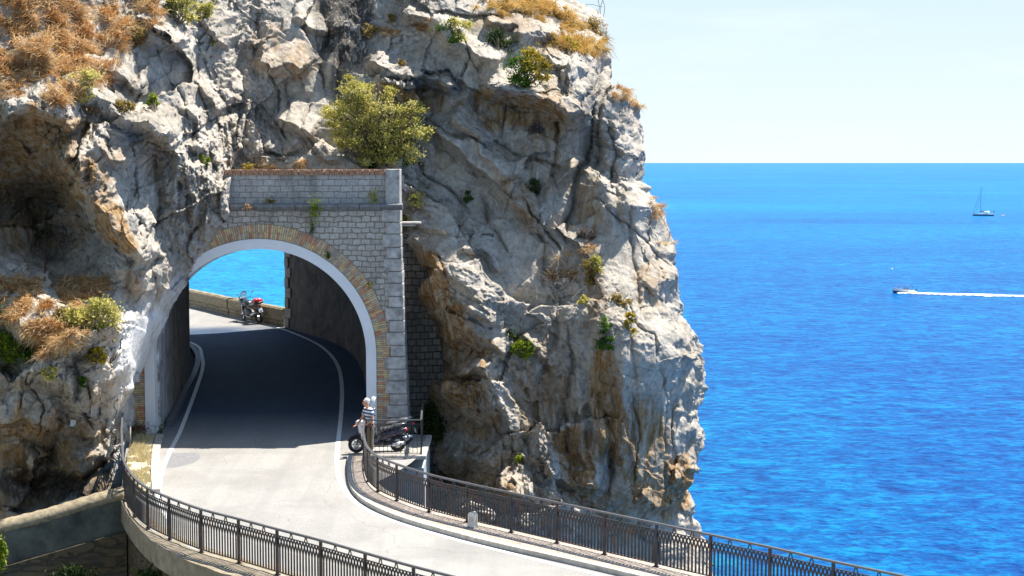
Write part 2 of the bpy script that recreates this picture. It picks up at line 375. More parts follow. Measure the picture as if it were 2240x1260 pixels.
LR=[ # ledges: line, projection, lit width above, width below
([(800,128),(850,158),(900,172),(950,180),(1000,194)],1.3,42,7),([(940,60),(1000,95),(1060,120),(1110,140)],1.0,40,8),([(880,20),(960,60),(1030,70)],.9,30,8),
([(1045,190),(1100,198),(1150,205),(1205,212),(1240,232),(1264,268)],2.0,62,10),([(1130,72),(1180,66),(1230,84)],.9,34,9),([(1190,120),(1240,148),(1275,150)],.8,30,8),
([(1060,30),(1110,45),(1150,40)],.8,26,6),([(1230,160),(1262,170),(1290,200)],.9,30,9),
([(985,236),(1010,262),(1045,292),(1075,318)],.9,40,8),([(930,262),(985,320),(1010,350),(1060,372),(1130,420)],.7,60,10),
([(1040,318),(1080,356),(1115,390),(1150,400)],.6,36,7),([(1095,402),(1120,440),(1160,478),(1205,492)],1.2,60,8),
([(900,505),(925,545),(955,590),(1000,612),(1040,650),(1085,690)],1.1,95,12),([(970,662),(1020,676),(1062,700),(1090,716)],1.0,34,8),
([(930,600),(960,660),(990,700),(1000,760)],.8,40,16),([(1005,690),(1060,750),(1100,780)],.9,48,10),([(900,470),(950,492),(1010,505)],.6,26,8),
([(1010,540),(1060,552),(1100,590)],.6,30,7),([(1000,820),(1060,812),(1090,790)],.9,34,10),([(950,840),(1000,880),(1060,900),(1090,870)],.8,44,12),
([(1020,800),(1075,840),(1110,900),(1130,960)],1.0,44,12),([(985,985),(1050,1005),(1100,990)],.7,50,16),
([(1080,1060),(1130,1075),(1170,1066)],.8,44,8),([(1130,740),(1180,760),(1220,800)],.6,34,8),
([(1290,700),(1340,705),(1390,735),(1450,760),(1520,800)],.8,120,60),([(1330,190),(1370,215),(1400,240)],.8,30,8),
([(1150,460),(1190,440),(1230,400),(1265,350)],.7,22,10),([(1350,430),(1400,440),(1450,480)],.7,34,20),([(1420,640),(1455,600),(1486,600)],.6,44,18),
([(1470,1030),(1500,1040),(1525,1018)],1.0,46,8),([(1400,1090),(1450,1110),(1500,1085)],.6,30,10),([(1200,1020),(1260,1060),(1310,1060)],.7,40,10),
([(560,120),(600,150),(640,140),(665,170)],.9,50,8),([(590,250),(640,268),(690,300)],.8,44,8),([(560,320),(620,335),(670,320)],.7,30,7),([(640,40),(690,70),(735,60)],.6,34,8),([(600,60),(560,110)],.5,30,8),([(690,320),(720,345),(760,350)],.7,28,7)]
GR=[([(880,300),(930,380),(985,420),(1030,470)],.5,2.5),([(1130,420),(1160,470),(1200,500),(1240,560)],.6,2.5),([(1300,430),(1340,470),(1410,520),(1470,600)],.35,2),([(1360,640),(1390,700),(1430,730),(1440,800)],.35,2),([(1100,200),(1105,260),(1096,310)],.4,2.2),([(1216,215),(1219,280),(1214,320)],.5,2.2),([(1020,260),(1100,320),(1170,350),(1250,380)],.45,2.5),([(950,130),(960,170),(940,220)],.4,2.2),([(1000,60),(1030,120),(1010,180)],.5,2.5),([(1060,900),(1100,960),(1090,1040)],.4,2.5),([(1240,700),(1250,800),(1230,900),(1245,1020)],.5,3),([(1380,850),(1400,960),(1385,1080)],.35,2.5),([(1480,860),(1470,960),(1490,1060)],.35,2.5),([(950,560),(1000,640),(990,700)],.4,2.2),([(580,130),(610,200),(600,260),(640,330)],.5,2.5),([(680,230),(660,280),(700,340)],.4,2.2),([(1330,250),(1345,340),(1335,430)],.6,5),([(1370,430),(1376,520),(1398,610),(1392,690)],.45,5),([(1440,470),(1432,560),(1450,660)],.4,4),([(1180,380),(1172,460),(1196,560),(1188,640)],.5,5),([(1060,420),(1072,500),(1120,560)],.5,5),([(1150,840),(1140,920),(1160,1010)],.45,6),([(1330,900),(1338,1000),(1322,1090)],.5,6),([(1450,800),(1462,900),(1448,1010),(1462,1100)],.4,6),([(1260,760),(1268,860),(1252,960)],.4,6),([(1010,420),(1000,480),(1035,540)],.35,4),([(1215,240),(1222,300),(1210,380),(1226,440)],.45,5),([(560,20),(566,100),(556,180)],.5,6),([(620,160),(628,230),(612,300)],.4,5),([(1030,205),(1045,260),(1090,300)],.5,5),([(1320,70),(1316,170),(1296,250),(1285,330),(1262,400),(1248,470),(1240,540)],1.3,11),([(1325,190),(1308,300),(1300,380)],.9,7),
([(925,262),(980,292),(1050,310),(1090,350)],.6,5),([(1010,352),(1040,380),(1090,398),(1125,440)],.6,5),([(900,250),(960,330),(1000,360)],.4,5),
([(1235,560),(1220,640),(1210,740),(1185,840),(1165,940),(1125,1010),(1110,1070)],.7,12),([(1080,840),(1085,900),(1120,960),(1105,1060)],.6,8),
([(1190,700),(1140,730),(1085,800),(1060,820)],.7,7),([(1290,700),(1310,820),(1280,900),(1300,1000)],.45,12),([(1300,860),(1345,960),(1330,1060)],.5,12),([(1400,650),(1380,760),(1390,860)],.35,8),
([(1450,560),(1440,640),(1420,720)],.25,5),([(1350,370),(1345,440),(1365,520)],.5,8),([(1105,300),(1115,370),(1150,440)],.35,7),([(1180,230),(1190,300),(1200,360)],.3,6),
([(900,690),(960,760),(955,830),(985,900)],.5,8),([(700,0),(712,90),(700,160),(715,230)],.7,9),([(760,100),(740,160),(745,240)],.5,8),([(500,30),(508,150),(520,260),(515,340)],.5,12),([(640,200),(600,280),(620,350)],.4,8),([(1420,850),(1430,950),(1410,1050)],.3,10),([(1230,880),(1215,980),(1240,1080)],.4,11)]
CL=[(-120,-160,57),(100,-160,57),(300,-160,59),(500,-160,63),(570,-160,66),(-120,0,52.5),(0,0,52.5),(150,0,53.5),(300,0,55.5),(450,0,58.5),(540,0,61.5),
(-120,150,49),(0,150,49.7),(150,150,50.6),(250,180,51.8),(350,150,54.2),(450,150,56.8),(540,150,59.5),(-120,250,48.3),(0,250,48.6),(100,255,49.2),(200,260,49.8),(300,280,51.6),(400,280,53.4),(490,280,55.6),
(0,330,50.2),(80,400,51.4),(60,500,51.6),(150,450,51.3),(100,580,51.2),(200,360,49),(260,450,49),(320,556,49.8),(300,400,50.6),(400,400,51.8),(480,400,53.2),(350,500,51),(430,500,52.4),(490,450,53.3),
(370,600,51.5),(405,600,52.9),(340,680,51.6),(325,760,52.2),(305,820,52.4),(250,580,49.7),(220,540,50.6),(285,640,49.2),(300,700,49.8),(200,625,49),(150,605,50),
(-120,620,48),(0,622,48.2),(100,640,47.2),(200,652,47.5),(0,720,46),(100,730,45.9),(230,740,47.1),(250,780,47.8),(-120,850,46),(0,850,46.2),(100,850,46),(190,880,46.8),(262,850,49.4),(285,950,52.2),(275,880,51.6),(295,850,52.6),(250,960,50),
(0,1000,47.8),(100,1000,47.8),(200,1000,48.2),(262,1050,50.5),(0,1100,47.6),(200,1100,48.6),(0,1400,46.5),(270,1400,49)]
LL=[([(130,320),(170,380),(215,450),(255,505),(300,540),(328,572)],2.0,70,14),([(130,170),(200,215),(260,240),(330,270),(380,310)],.9,50,9),([(0,235),(70,240),(130,250),(160,290)],1.3,60,10),
([(300,250),(350,300),(395,330),(400,380),(380,395)],1.0,44,9),([(240,150),(300,190),(330,180)],.8,40,8),([(320,60),(370,90),(420,80)],.8,44,8),([(20,110),(80,120),(130,150)],.7,44,8),
([(190,560),(240,600),(285,600),(330,640)],.9,60,9),([(150,430),(200,470),(220,520)],.6,30,9),([(0,560),(60,585),(130,600)],.6,40,8),([(0,690),(60,720),(150,735),(220,700),(262,745)],1.2,90,9),
([(20,830),(90,800),(160,850)],.9,40,9),([(150,900),(200,850),(262,800),(290,790)],1.3,50,11),([(180,960),(235,905),(275,860),(300,850)],1.2,48,10),([(0,930),(60,905),(120,940)],.9,60,10),([(60,1040),(140,1020),(190,1040)],.7,70,10),
([(150,1030),(210,990),(250,1010)],.7,50,10),([(400,240),(440,280),(430,330)],.7,30,8),([(420,180),(470,220),(480,260)],.6,26,7),([(200,300),(240,340),(300,350)],.8,40,8),([(450,40),(480,90),(500,100)],.6,30,7),([(210,700),(240,690),(262,720)],.8,30,7)]
GL=[([(130,180),(180,260),(240,310),(260,370)],.5,2.5),([(340,90),(360,170),(400,220),(410,280)],.5,2.5),([(280,300),(300,380),(290,460),(330,520)],.45,2.3),([(200,560),(230,620),(220,690)],.45,2.5),([(60,830),(100,900),(90,980),(130,1030)],.5,3),([(200,820),(180,900),(220,960)],.5,2.5),([(440,100),(430,190),(460,260),(450,330)],.45,2.5),([(90,250),(140,300),(150,360)],.5,3),([(0,780),(50,820),(40,900)],.4,2.5),([(430,60),(450,150),(500,230),(505,330)],.5,9),([(330,330),(345,420),(338,520),(390,560)],.55,9),([(390,330),(405,420),(420,500)],.5,8),([(455,300),(470,380),(440,480),(410,540)],.5,7),([(490,380),(470,460)],.3,6),
([(320,565),(345,620),(330,700)],.5,7),([(60,430),(90,520),(70,580)],.7,20),([(255,510),(280,560),(275,620)],.5,6),([(160,760),(180,820),(150,900)],.4,8),([(60,950),(110,1000),(100,1060)],.9,22),([(0,1040),(80,1060),(180,1050),(262,1020)],.8,12),([(225,430),(200,400)],.4,9),([(290,100),(300,160),(285,210)],.6,8),([(240,900),(225,960),(240,1020)],.5,8)]
def build_sheet(name,cols,rows,xfun,ctrl,led,gro,side):
    py=np.linspace(-160,1400,rows); 
    if side=='R': x0=np.full(rows,430.0)
    else: x0=np.full(rows,-110.0)
    rag=fbm(py/45,py*0+3.3,5 if side=='R' else 9,4,.5)
    x1=xfun(py)+rag*(11 if side=='R' else 3.5)
    u=np.linspace(0,1,cols)
    # columns crowd a little towards the outline, where the rock rolls away
    PX=x0[:,None]+(x1-x0)[:,None]*u[None]; PY=np.repeat(py[:,None],cols,1)
    sc=60.0; X=PX/sc; Y=PY/sc
    D=tps(ctrl,PX,PY)-(1.9 if side=='R' else 1.7)*np.clip((370-PY)/370,0,1.43)
    wx=fbm(X*.5,Y*.5,3,4)*.55; wy=fbm(X*.5+9,Y*.5,4,4)*.55
    jx=fbm(X*.9,Y*.9,21,5)*20; jy=fbm(X*.9+4,Y*.9,22,5)*20
    D+=ledges(PX,PY,led,jx,jy)+grooves(PX,PY,gro,jx,jy)
    ang=R(24) if side=='R' else R(-38)
    xr=(X+wx)*math.cos(ang)+(Y+wy)*math.sin(ang); yr=-(X+wx)*math.sin(ang)+(Y+wy)*math.cos(ang)
    sm=1.0
    if side=='L': # the rough face beside the portal is finely broken, the plastered haunch is smooth
        pl=np.clip((PX-262)/30,0,1)*np.clip((PY-660)/50,0,1)*np.clip((835-PY)/20,0,1); sm=1-.93*pl
    else: pl=np.zeros(PX.shape)
    A=1.0*sm
    if side=='R': A=A*np.clip(1-.55*np.clip((PX-1240)/80,0,1)*np.clip((PY-380)/80,0,1),.42,1)
    v,e=facets(xr*.26,yr*.36,31,1.9,1.1); D+=A*1.0*v
    v,e=facets(xr*.80+3,yr*1.15,41,1.2,.5); D+=A*(.38 if side=='L' else .25)*v
    rough=np.clip(.5+fbm(X*.35+7,Y*.35,17,3)*2.2,.12,1.1)
    v,e=facets(xr*2.1+.7*wx,yr*2.9,51,1.2,.5); D+=A*.25*v*rough
    v,e=facets(xr*5.1+.6*wx,yr*6.4+.6*wy,61,1.2,.5); D+=A*.12*v*rough
    D+=A*(fbm(X*.35,Y*.35,71,4,.5)*.65-ridged(X*1.0+wx,Y*.8+wy,81,4,.5)*.07*rough+fbm(X*7,Y*7,91,4,.6)*.085*rough)
    if side=='L': m=np.clip((PX-330)/80,0,1)*np.clip((PY-150)/100,0,1)*sm; D-=m*ridged(X*2.6+wx*.9,Y*1.1-X*.6,95,4,.6)*.20
    if side=='R':
        m=np.clip(1-np.hypot((PX-1240)/260,(PY-930)/190),0,1)*1.6; m=np.clip(m,0,1)
        D-=m*ridged(X*1.3+wx*.8,Y*.28+wy*.4,99,3,.5)*.28
    # roll the surface away behind its outline
    mpp=D/F; d=(x1[:,None]-PX)*mpp
    rr=(1.5+.9*fbm(PY/55,PY*0,7,3)) if side=='R' else (.65+0*PY)
    t=np.clip(1-d/rr,0,1); D+=(1.9 if side=='R' else .7)*rr*(1-np.sqrt(np.clip(1-t*t,0,1)))
    a=(PX-1120)/F; b=(630-PY)/F; dy=CP+b*SP
    W=np.stack([a*D/dy,D,H+(-SP+b*CP)*D/dy],-1)
    gy,gx=np.gradient(D); gx=gx/np.gradient(PX,axis=1); gy=gy/np.gradient(PY,axis=0); steep=np.clip((np.hypot(gx,gy)/mpp-1.5)/5,0,1)
    for _ in range(3): steep[1:-1,1:-1]=(steep[1:-1,1:-1]*2+steep[:-2,1:-1]+steep[2:,1:-1]+steep[1:-1,:-2]+steep[1:-1,2:])/6
    t3=np.maximum(np.clip(t*1.4,0,1)*(.35 if side=='R' else .08),.30*steep*(1 if side=='R' else np.clip((420-PX)/60,0,1)))+.05
    if side=='L': t3=t3*np.clip(sm,.1,1)
    W[...,0]+=t3*fbm(W[...,1]*1.1+7,W[...,2]*1.1,131,5,.55); W[...,2]+=t3*fbm(W[...,1]*1.1,W[...,2]*1.1+W[...,0]*.4,137,5,.55)
    # wrap: the last columns run back into the hill, the rows run over its top and down to the sea
    back=74.0 if side=='R' else 60.0
    extra=[]
    last=W[:,-1,:]
    K=26
    for k in range(1,K+1):
        q=last.copy(); s=k/K; tgt=np.maximum(back,last[:,1]+.5) if side=='R' else np.where(py<345,np.maximum(back,last[:,1]+4),last[:,1]+.9); q[:,1]=last[:,1]+(tgt-last[:,1])*s**1.3
        nz=fbm(q[:,1]*1.1,q[:,2]*.9,88,4); q[:,0]+=(-.9*s+ .5*nz*min(1,s*3)) if side=='R' else (-.26*s+.04*nz*s)
        extra.append(q)
    W=np.concatenate([W,np.stack(extra,1)],1)
    C=W.shape[1]
    fr=W[0].copy(); tops=[]
    for k in range(10,0,-1):
        q=fr.copy(); s=k/10; tgt=np.maximum(back,fr[:,1]); q[:,1]=fr[:,1]+(tgt-fr[:,1])*s; q[:,2]+=1.6*math.sin(s*2)+.5*fbm(q[:,0]*.5,q[:,1]*.5,12,3); tops.append(q)
    bots=[]; lo=W[-1].copy()
    for k in range(1,15):
        q=lo.copy(); s=k/14; q[:,2]=lo[:,2]+(SEA-1.5-lo[:,2])*s; q[:,1]-=3.0*s+.9*fbm(q[:,0]*.4,q[:,2]*.4,19,4); bots.append(q)
    W=np.concatenate([np.stack(tops,0),W,np.stack(bots,0)],0); Rn=W.shape[0]
    idx=np.arange(Rn*C).reshape(Rn,C)
    f=np.stack([idx[:-1,:-1],idx[1:,:-1],idx[1:,1:],idx[:-1,1:]],-1)
    keep=np.ones(f.shape[:2],bool)
    if side=='R':
        fx=PX[:-1,:-1];fy=PY[:-1,:-1]; hole=((fx<866)&(fy>377)&(fy<1200)); keep[10:10+rows-1,:cols-1]=~hole
        keep[10+rows-1:,:]=True
    f=f[keep].reshape(-1,4)
    me=bpy.data.meshes.new(name); nv=Rn*C
    me.vertices.add(nv); me.vertices.foreach_set('co',W.reshape(-1).astype(np.float32))
    me.loops.add(f.size); me.loops.foreach_set('vertex_index',f.reshape(-1).astype(np.int32))
    me.polygons.add(len(f)); me.polygons.foreach_set('loop_start',(np.arange(len(f))*4).astype(np.int32)); me.polygons.foreach_set('loop_total',np.full(len(f),4,np.int32))
    me.update(calc_edges=True); me.validate()
    me.polygons.foreach_set('use_smooth',np.ones(len(me.polygons),bool))
    st=np.zeros((Rn,C,4),np.float32); st[...,3]=1
    if side=='R':
        och=patches(PX,PY,[(1130,245,130,38,.95,6),(1215,255,60,60,.55,0),(900,215,90,26,.7,10),(955,650,42,110,.95,-24),(1010,760,80,40,.7,10),(985,850,70,45,.85,0),(1040,925,70,40,.6,20),
          (960,760,40,120,.9,-8),(930,690,22,130,.9,-6),(1040,1010,90,40,.4,0),(1040,1060,110,30,.7,8),(1330,900,34,130,1,-6),(1300,640,25,60,.5,0),(1260,1010,44,80,1,-12),(1400,1000,60,120,.9,0),(1470,1060,50,90,.9,20),(1350,1120,90,60,.6,0),
          (1290,470,28,80,.6,0),(1210,330,60,120,.3,0),(1190,830,60,110,.35,0),(1100,50,60,26,.4,0),(1210,100,50,30,.45,0),(660,130,30,50,.5,0),(590,100,70,60,.3,0),(950,345,50,30,.35,40),(1140,440,30,60,.6,-30),(1420,620,30,60,.4,0)])
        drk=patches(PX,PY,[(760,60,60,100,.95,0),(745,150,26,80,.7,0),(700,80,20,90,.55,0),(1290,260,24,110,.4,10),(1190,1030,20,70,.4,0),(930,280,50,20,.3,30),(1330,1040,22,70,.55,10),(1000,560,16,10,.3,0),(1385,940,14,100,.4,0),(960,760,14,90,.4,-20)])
        whi=np.zeros(PX.shape)
    else:
        och=patches(PX,PY,[(80,300,110,70,.8,0),(70,400,100,80,.9,0),(245,480,30,90,1,-35),(200,400,50,60,.8,0),(100,500,110,60,.6,0),(60,980,130,80,.8,0),(200,1040,60,50,.6,0),(20,1080,100,40,.6,0),(290,620,20,40,.4,0),(230,860,60,30,.3,0),(335,350,30,50,.35,0),(250,330,40,40,.3,0),(200,940,40,30,.5,0)])
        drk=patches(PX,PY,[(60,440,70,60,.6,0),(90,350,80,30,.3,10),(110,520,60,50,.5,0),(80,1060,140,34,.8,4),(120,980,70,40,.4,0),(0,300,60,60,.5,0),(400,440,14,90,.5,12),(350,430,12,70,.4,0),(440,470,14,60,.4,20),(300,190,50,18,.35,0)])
        whi=patches(PX,PY,[(330,770,52,100,1,10),(372,650,18,70,.55,26),(270,930,30,110,.35,4),(285,750,30,90,.6,0),(280,880,26,60,.4,0)])
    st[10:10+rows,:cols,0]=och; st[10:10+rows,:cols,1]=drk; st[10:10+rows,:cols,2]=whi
    at=me.color_attributes.new('stain','FLOAT_COLOR','POINT'); at.data.foreach_set('color',st.reshape(-1))
    me.materials.append(M['rock'])
    o=bpy.data.objects.new(name,me); COL.objects.link(o)
    def surf(px,pyy):
        r=int(np.clip(round((pyy+160)/1560*(rows-1)),0,rows-1)); c=int(np.clip(round((px-x0[r])/(x1[r]-x0[r])*(cols-1)),0,cols-1))
        return Vector(W[10+r,c])
    def nrm(px,pyy,e=10):
        a_=surf(px+e,pyy)-surf(px-e,pyy); b_=surf(px,pyy-e)-surf(px,pyy+e); n=a_.cross(b_)
        return n.normalized()
    return o,surf,nrm
QUAL=1.9
cliffR,surfR,nrmR=build_sheet('headland_cliff',int(1100/QUAL),int(1560/QUAL),XR,CR,LR,GR,'R')
tag(cliffR,kind='structure')
cliffL,surfL,nrmL=build_sheet('hillside_cliff',int(660/QUAL),int(1560/QUAL),XL,CL,LL,GL,'L')
tag(cliffL,kind='structure')
# ---------------------------------------------------------------- light and sky
SUN_AZ=R(58); SUN_EL=R(63)   # azimuth from +Y towards +X
w=bpy.data.worlds.new('World'); scene.world=w; w.use_nodes=True; nt=w.node_tree
sky=nt.nodes.new('ShaderNodeTexSky'); sky.sky_type='NISHITA'; sky.sun_disc=False; sky.sun_elevation=SUN_EL; sky.sun_rotation=SUN_AZ
sky.altitude=50; sky.air_density=1.0; sky.dust_density=.15; sky.ozone_density=2.0
tcw=N(nt,'ShaderNodeTexCoord'); sxw=N(nt,'ShaderNodeSeparateXYZ'); L(nt,tcw.outputs['Generated'],sxw.inputs[0])
cl=noise(nt,coords(nt,(1.2,1.2,9),'Generated'),2.2,6,.6,.3)
hz=N(nt,'ShaderNodeMapRange'); hz.inputs[1].default_value=0; hz.inputs[2].default_value=.11; L(nt,sxw.outputs[2],hz.inputs[0])
low=mixc(nt,hz.outputs[0],(3.8,4.22,4.38),(2.95,3.72,4.35)); low=mixc(nt,math_(nt,'MULTIPLY',ramp(nt,cl,[(.5,(0,0,0)),(.7,(1,1,1))]),.35),low,(4.3,4.6,4.7))
hf=N(nt,'ShaderNodeMapRange',interpolation_type='SMOOTHSTEP'); hf.inputs[1].default_value=.10; hf.inputs[2].default_value=.45; L(nt,sxw.outputs[2],hf.inputs[0])
L(nt,mixc(nt,hf.outputs[0],low,mixc(nt,1.0,sky.outputs[0],(1.0,.95,.86),'MULTIPLY')),nt.nodes['Background'].inputs[0]); nt.nodes['Background'].inputs[1].default_value=.108
sd=bpy.data.lights.new('sun','SUN'); sd.energy=4.6; sd.angle=R(.5); sd.color=(1,.945,.86)
so=bpy.data.objects.new('sun',sd); COL.objects.link(so)
sv=Vector((math.sin(SUN_AZ)*math.cos(SUN_EL),math.cos(SUN_AZ)*math.cos(SUN_EL),math.sin(SUN_EL)))
so.rotation_euler=sv.to_track_quat('Z','Y').to_euler()
scene.view_settings.view_transform='Standard'; scene.view_settings.look='None'; scene.view_settings.exposure=1.2
# ---------------------------------------------------------------- sea
def sea_material():
    m,nt,b=mat('sea_water'); v=coords(nt,(1,1,1))
    # body colour: turquoise over the shallows by the rocks, deep blue further out and in patches
    n=noise(nt,coords(nt,(.004,.0035,1)),1,5,.6,.4)
    tc=N(nt,'ShaderNodeTexCoord'); sx=N(nt,'ShaderNodeSeparateXYZ'); L(nt,tc.outputs['Object'],sx.inputs[0])
    side=N(nt,'ShaderNodeMapRange'); side.inputs[1].default_value=-60; side.inputs[2].default_value=60; L(nt,sx.outputs[0],side.inputs[0])
    col=mixc(nt,side.outputs[0],(.0,.18,.355),(.0,.084,.295))
    far=N(nt,'ShaderNodeMapRange'); far.inputs[1].default_value=150; far.inputs[2].default_value=1500; L(nt,sx.outputs[1],far.inputs[0])
    col=mixc(nt,far.outputs[0],col,(.0,.155,.37))
    col=mixc(nt,ramp(nt,n,[(.35,(0,0,0)),(.7,(.5,.5,.5))]),col,(.0,.054,.265))
    # small wave facets show lighter and darker water
    w1=noise(nt,coords(nt,(.75,1.0,1)),1,5,.62,.6)
    w2=noise(nt,coords(nt,(.20,.30,1)),1,5,.6,.5)
    w=math_(nt,'ADD',math_(nt,'MULTIPLY',w1,.6),math_(nt,'MULTIPLY',w2,.4))
    col=mixc(nt,1.0,col,ramp(nt,w,[(.38,(.3,.40,.62)),(.5,(1,1,1)),(.61,(3,2.0,1.3))]),'MULTIPLY')
    ln=noise(nt,coords(nt,(.0016,.011,1),rot=(0,0,R(7))),1,5,.55,.8); col=mixc(nt,1.0,col,ramp(nt,ln,[(.36,(.8,.86,.92)),(.62,(1.12,1.12,1.05))]),'MULTIPLY')
    L(nt,col,b.inputs['Base Color']); b.inputs['Roughness'].default_value=.28; b.inputs['IOR'].default_value=1.33; b.inputs['Specular IOR Level'].default_value=.02
    h=math_(nt,'ADD',math_(nt,'MULTIPLY',w1,.9),math_(nt,'MULTIPLY',w2,2.0))
    bp=N(nt,'ShaderNodeBump',_Strength=.6,_Distance=1.0); L(nt,h,bp.inputs['Height']); L(nt,bp.outputs[0],b.inputs['Normal'])
    return m
s=MB(); S=90000
s.add([(-S,-2000,SEA),(S,-2000,SEA),(S,S,SEA),(-S,S,SEA)],[(0,1,2,3)]); o=s.build('sea',sea_material(),recalc=False); tag(o,kind='structure')
def wuv(o):
    uv=o.data.uv_layers.new(name='UVMap'); 
    for lp in o.data.loops:
        c=o.data.vertices[lp.vertex_index].co; uv.data[lp.index].uv=(c.x*.75-c.y*.66,c.z)
    return o
# unseen ground added below the bridge to block blue sea bounce on the left rock
gx_=np.linspace(-70,10,60); gy_=np.linspace(-30,60,60); GX,GY=np.meshgrid(gx_,gy_); GZ=np.interp(GX,[-70,-30,-16,-2,8,10],[-2,-8,-13,-22,-29.5,-30])+fbm(GX*.12,GY*.12,40,5)*2.5
m=MB(); m.add([(float(a),float(b_),float(c)) for a,b_,c in zip(GX.ravel(),GY.ravel(),GZ.ravel())],[(i*60+j,i*60+j+1,i*60+61+j,i*60+60+j) for i in range(59) for j in range(59)])
o=m.build('bounce_block_ground',plain('bounce_block_brown',(.16,.14,.08),.95,noise=.6,scale=.8,bump=.1),recalc=False,smooth=True); tag(o,kind='structure')
# ---------------------------------------------------------------- roadway
def asphalt():
    m,nt,b=mat('sunbleached_asphalt'); v=coords(nt); b.inputs['Roughness'].default_value=.85; b.inputs['Specular IOR Level'].default_value=.3
    n1=noise(nt,v,.5,6,.6,.4); n2=noise(nt,v,22,5,.8); n3=noise(nt,coords(nt,(.9,.22,1)),1.1,5,.6,.6)
    c=ramp(nt,n1,[(.3,(.245,.235,.22)),(.6,(.315,.305,.285)),(.8,(.28,.27,.25))])
    c=mixc(nt,1.0,c,ramp(nt,n2,[(.25,(.62,.62,.63)),(.5,(1,1,1)),(.75,(1.3,1.29,1.27))]),'MULTIPLY')
    c=mixc(nt,math_(nt,'MULTIPLY',ramp(nt,n3,[(.52,(0,0,0)),(.7,(1,1,1))]),.35),c,(.20,.195,.19))
    vo=N(nt,'ShaderNodeTexVoronoi',feature='DISTANCE_TO_EDGE',_Scale=.22); nn=N(nt,'ShaderNodeTexNoise',_Scale=.7,_Detail=6.0); L(nt,v,nn.inputs['Vector'])
    wv=N(nt,'ShaderNodeVectorMath',operation='ADD'); L(nt,v,wv.inputs[0]); L(nt,nn.outputs['Color'],wv.inputs[1]); L(nt,wv.outputs[0],vo.inputs['Vector'])
    c=mixc(nt,math_(nt,'MULTIPLY',ramp(nt,vo.outputs['Distance'],[(0,(1,1,1)),(.0035,(0,0,0))]),.55),c,(.16,.155,.15))
    # wheel-worn darker bands, old patches, and the tunnel's blue-black shade put into the colour
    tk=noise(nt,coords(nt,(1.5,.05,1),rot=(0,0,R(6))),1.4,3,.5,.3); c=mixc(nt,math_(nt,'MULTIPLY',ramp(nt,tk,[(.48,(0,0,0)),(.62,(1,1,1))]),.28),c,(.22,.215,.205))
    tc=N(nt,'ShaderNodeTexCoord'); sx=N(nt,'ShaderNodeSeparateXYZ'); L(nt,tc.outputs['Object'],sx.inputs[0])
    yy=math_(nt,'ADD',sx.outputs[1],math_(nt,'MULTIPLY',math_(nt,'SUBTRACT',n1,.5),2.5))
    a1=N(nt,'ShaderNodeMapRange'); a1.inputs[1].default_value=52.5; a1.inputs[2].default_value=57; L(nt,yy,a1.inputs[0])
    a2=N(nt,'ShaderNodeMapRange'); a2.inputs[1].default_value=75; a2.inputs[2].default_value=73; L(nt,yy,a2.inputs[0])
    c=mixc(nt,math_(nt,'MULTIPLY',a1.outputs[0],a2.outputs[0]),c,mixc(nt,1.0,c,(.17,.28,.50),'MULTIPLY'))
    L(nt,c,b.inputs['Base Color']); bp=N(nt,'ShaderNodeBump',_Strength=.5,_Distance=.006); L(nt,n2,bp.inputs['Height']); L(nt,bp.outputs[0],b.inputs['Normal']); return m
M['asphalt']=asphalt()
M['paint']=plain('road_paint',(.70,.70,.68),.6,noise=.18,scale=9)
def resample(pts,n):
    p=np.array([q[:2] for q in pts],float)
    for _ in range(3): # Chaikin
        a=p[:-1]*.75+p[1:]*.25; c=p[:-1]*.25+p[1:]*.75; p=np.vstack([p[:1],np.stack([a,c],1).reshape(-1,2),p[-1:]])
    d=np.r_[0,np.cumsum(np.hypot(*np.diff(p,axis=0).T))]; t=np.linspace(0,d[-1],n)
    return np.c_[np.interp(t,d,p[:,0]),np.interp(t,d,p[:,1])]
def strip(m,left,right,n,cross,dz):
    l=resample(left,n); r=resample(right,n); vs=[]
    for i in range(n):
        for k in range(cross+1):
            q=l[i]+(r[i]-l[i])*k/cross; vs.append((q[0],q[1],zr(q[1])+dz))
    fs=[(i*(cross+1)+k,i*(cross+1)+k+1,(i+1)*(cross+1)+k+1,(i+1)*(cross+1)+k) for i in range(n-1) for k in range(cross)]
    return m.add(vs,fs)
def offs(pts,d):
    p=np.array([q[:2] for q in pts],float); t=np.gradient(p,axis=0); t/=np.linalg.norm(t,axis=1)[:,None]; return p+np.c_[t[:,1],-t[:,0]]*d
LR_=[(8,22.5),(2.2,28.9),(-2.08,33.22),(-3.21,34.39),(-4.32,35.56),(-5.47,36.68),(-6.55,37.75),(-7.66,38.83),(-8.73,40.16),(-9.53,41.25),(-10.17,42.49),(-10.84,44.24),(-11.5,46.5),(-12.3,50.3),(-12.75,52.6)]
RR=[(12.5,27.5),(6.82,33.39),(5.68,34.65),(4.52,35.83),(3.39,36.98),(2.24,38.15),(1.12,39.3),(-.02,40.42),(-1.18,41.48),(-2.24,42.54),(-3.2,43.82),(-3.82,44.89),(-4.22,46.14),(-4.5,48.2),(-4.68,50.1)]
m=MB()
strip(m,LR_[:-1]+[(-13.0,53.6)],RR[:-2]+[(-3.6,47.6),(-2.9,50.1),(-2.9,53.6)],60,14,0)
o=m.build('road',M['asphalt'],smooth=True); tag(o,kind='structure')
XLW=[(-12.03,54.2),(-12.06,54.6),(-12.2,57),(-12.42,60),(-12.66,62.6),(-13.1,64.6),(-13.75,67),(-14.6,69),(-16.4,71.5),(-19.0,74)]
XRW=[(-4.89,54.2),(-4.95,54.6),(-5.2,57),(-5.6,60.7),(-6.15,64.8),(-6.9,67.6),(-7.9,69.8),(-8.9,71.5),(-9.7,72.7),(-10.55,74)]
m=MB(); strip(m,[(-12.6,53.6)]+[(x-.6,y) for x,y in XLW],[(-2.9,53.6)]+[(x+.6,y) for x,y in XRW],50,14,0)
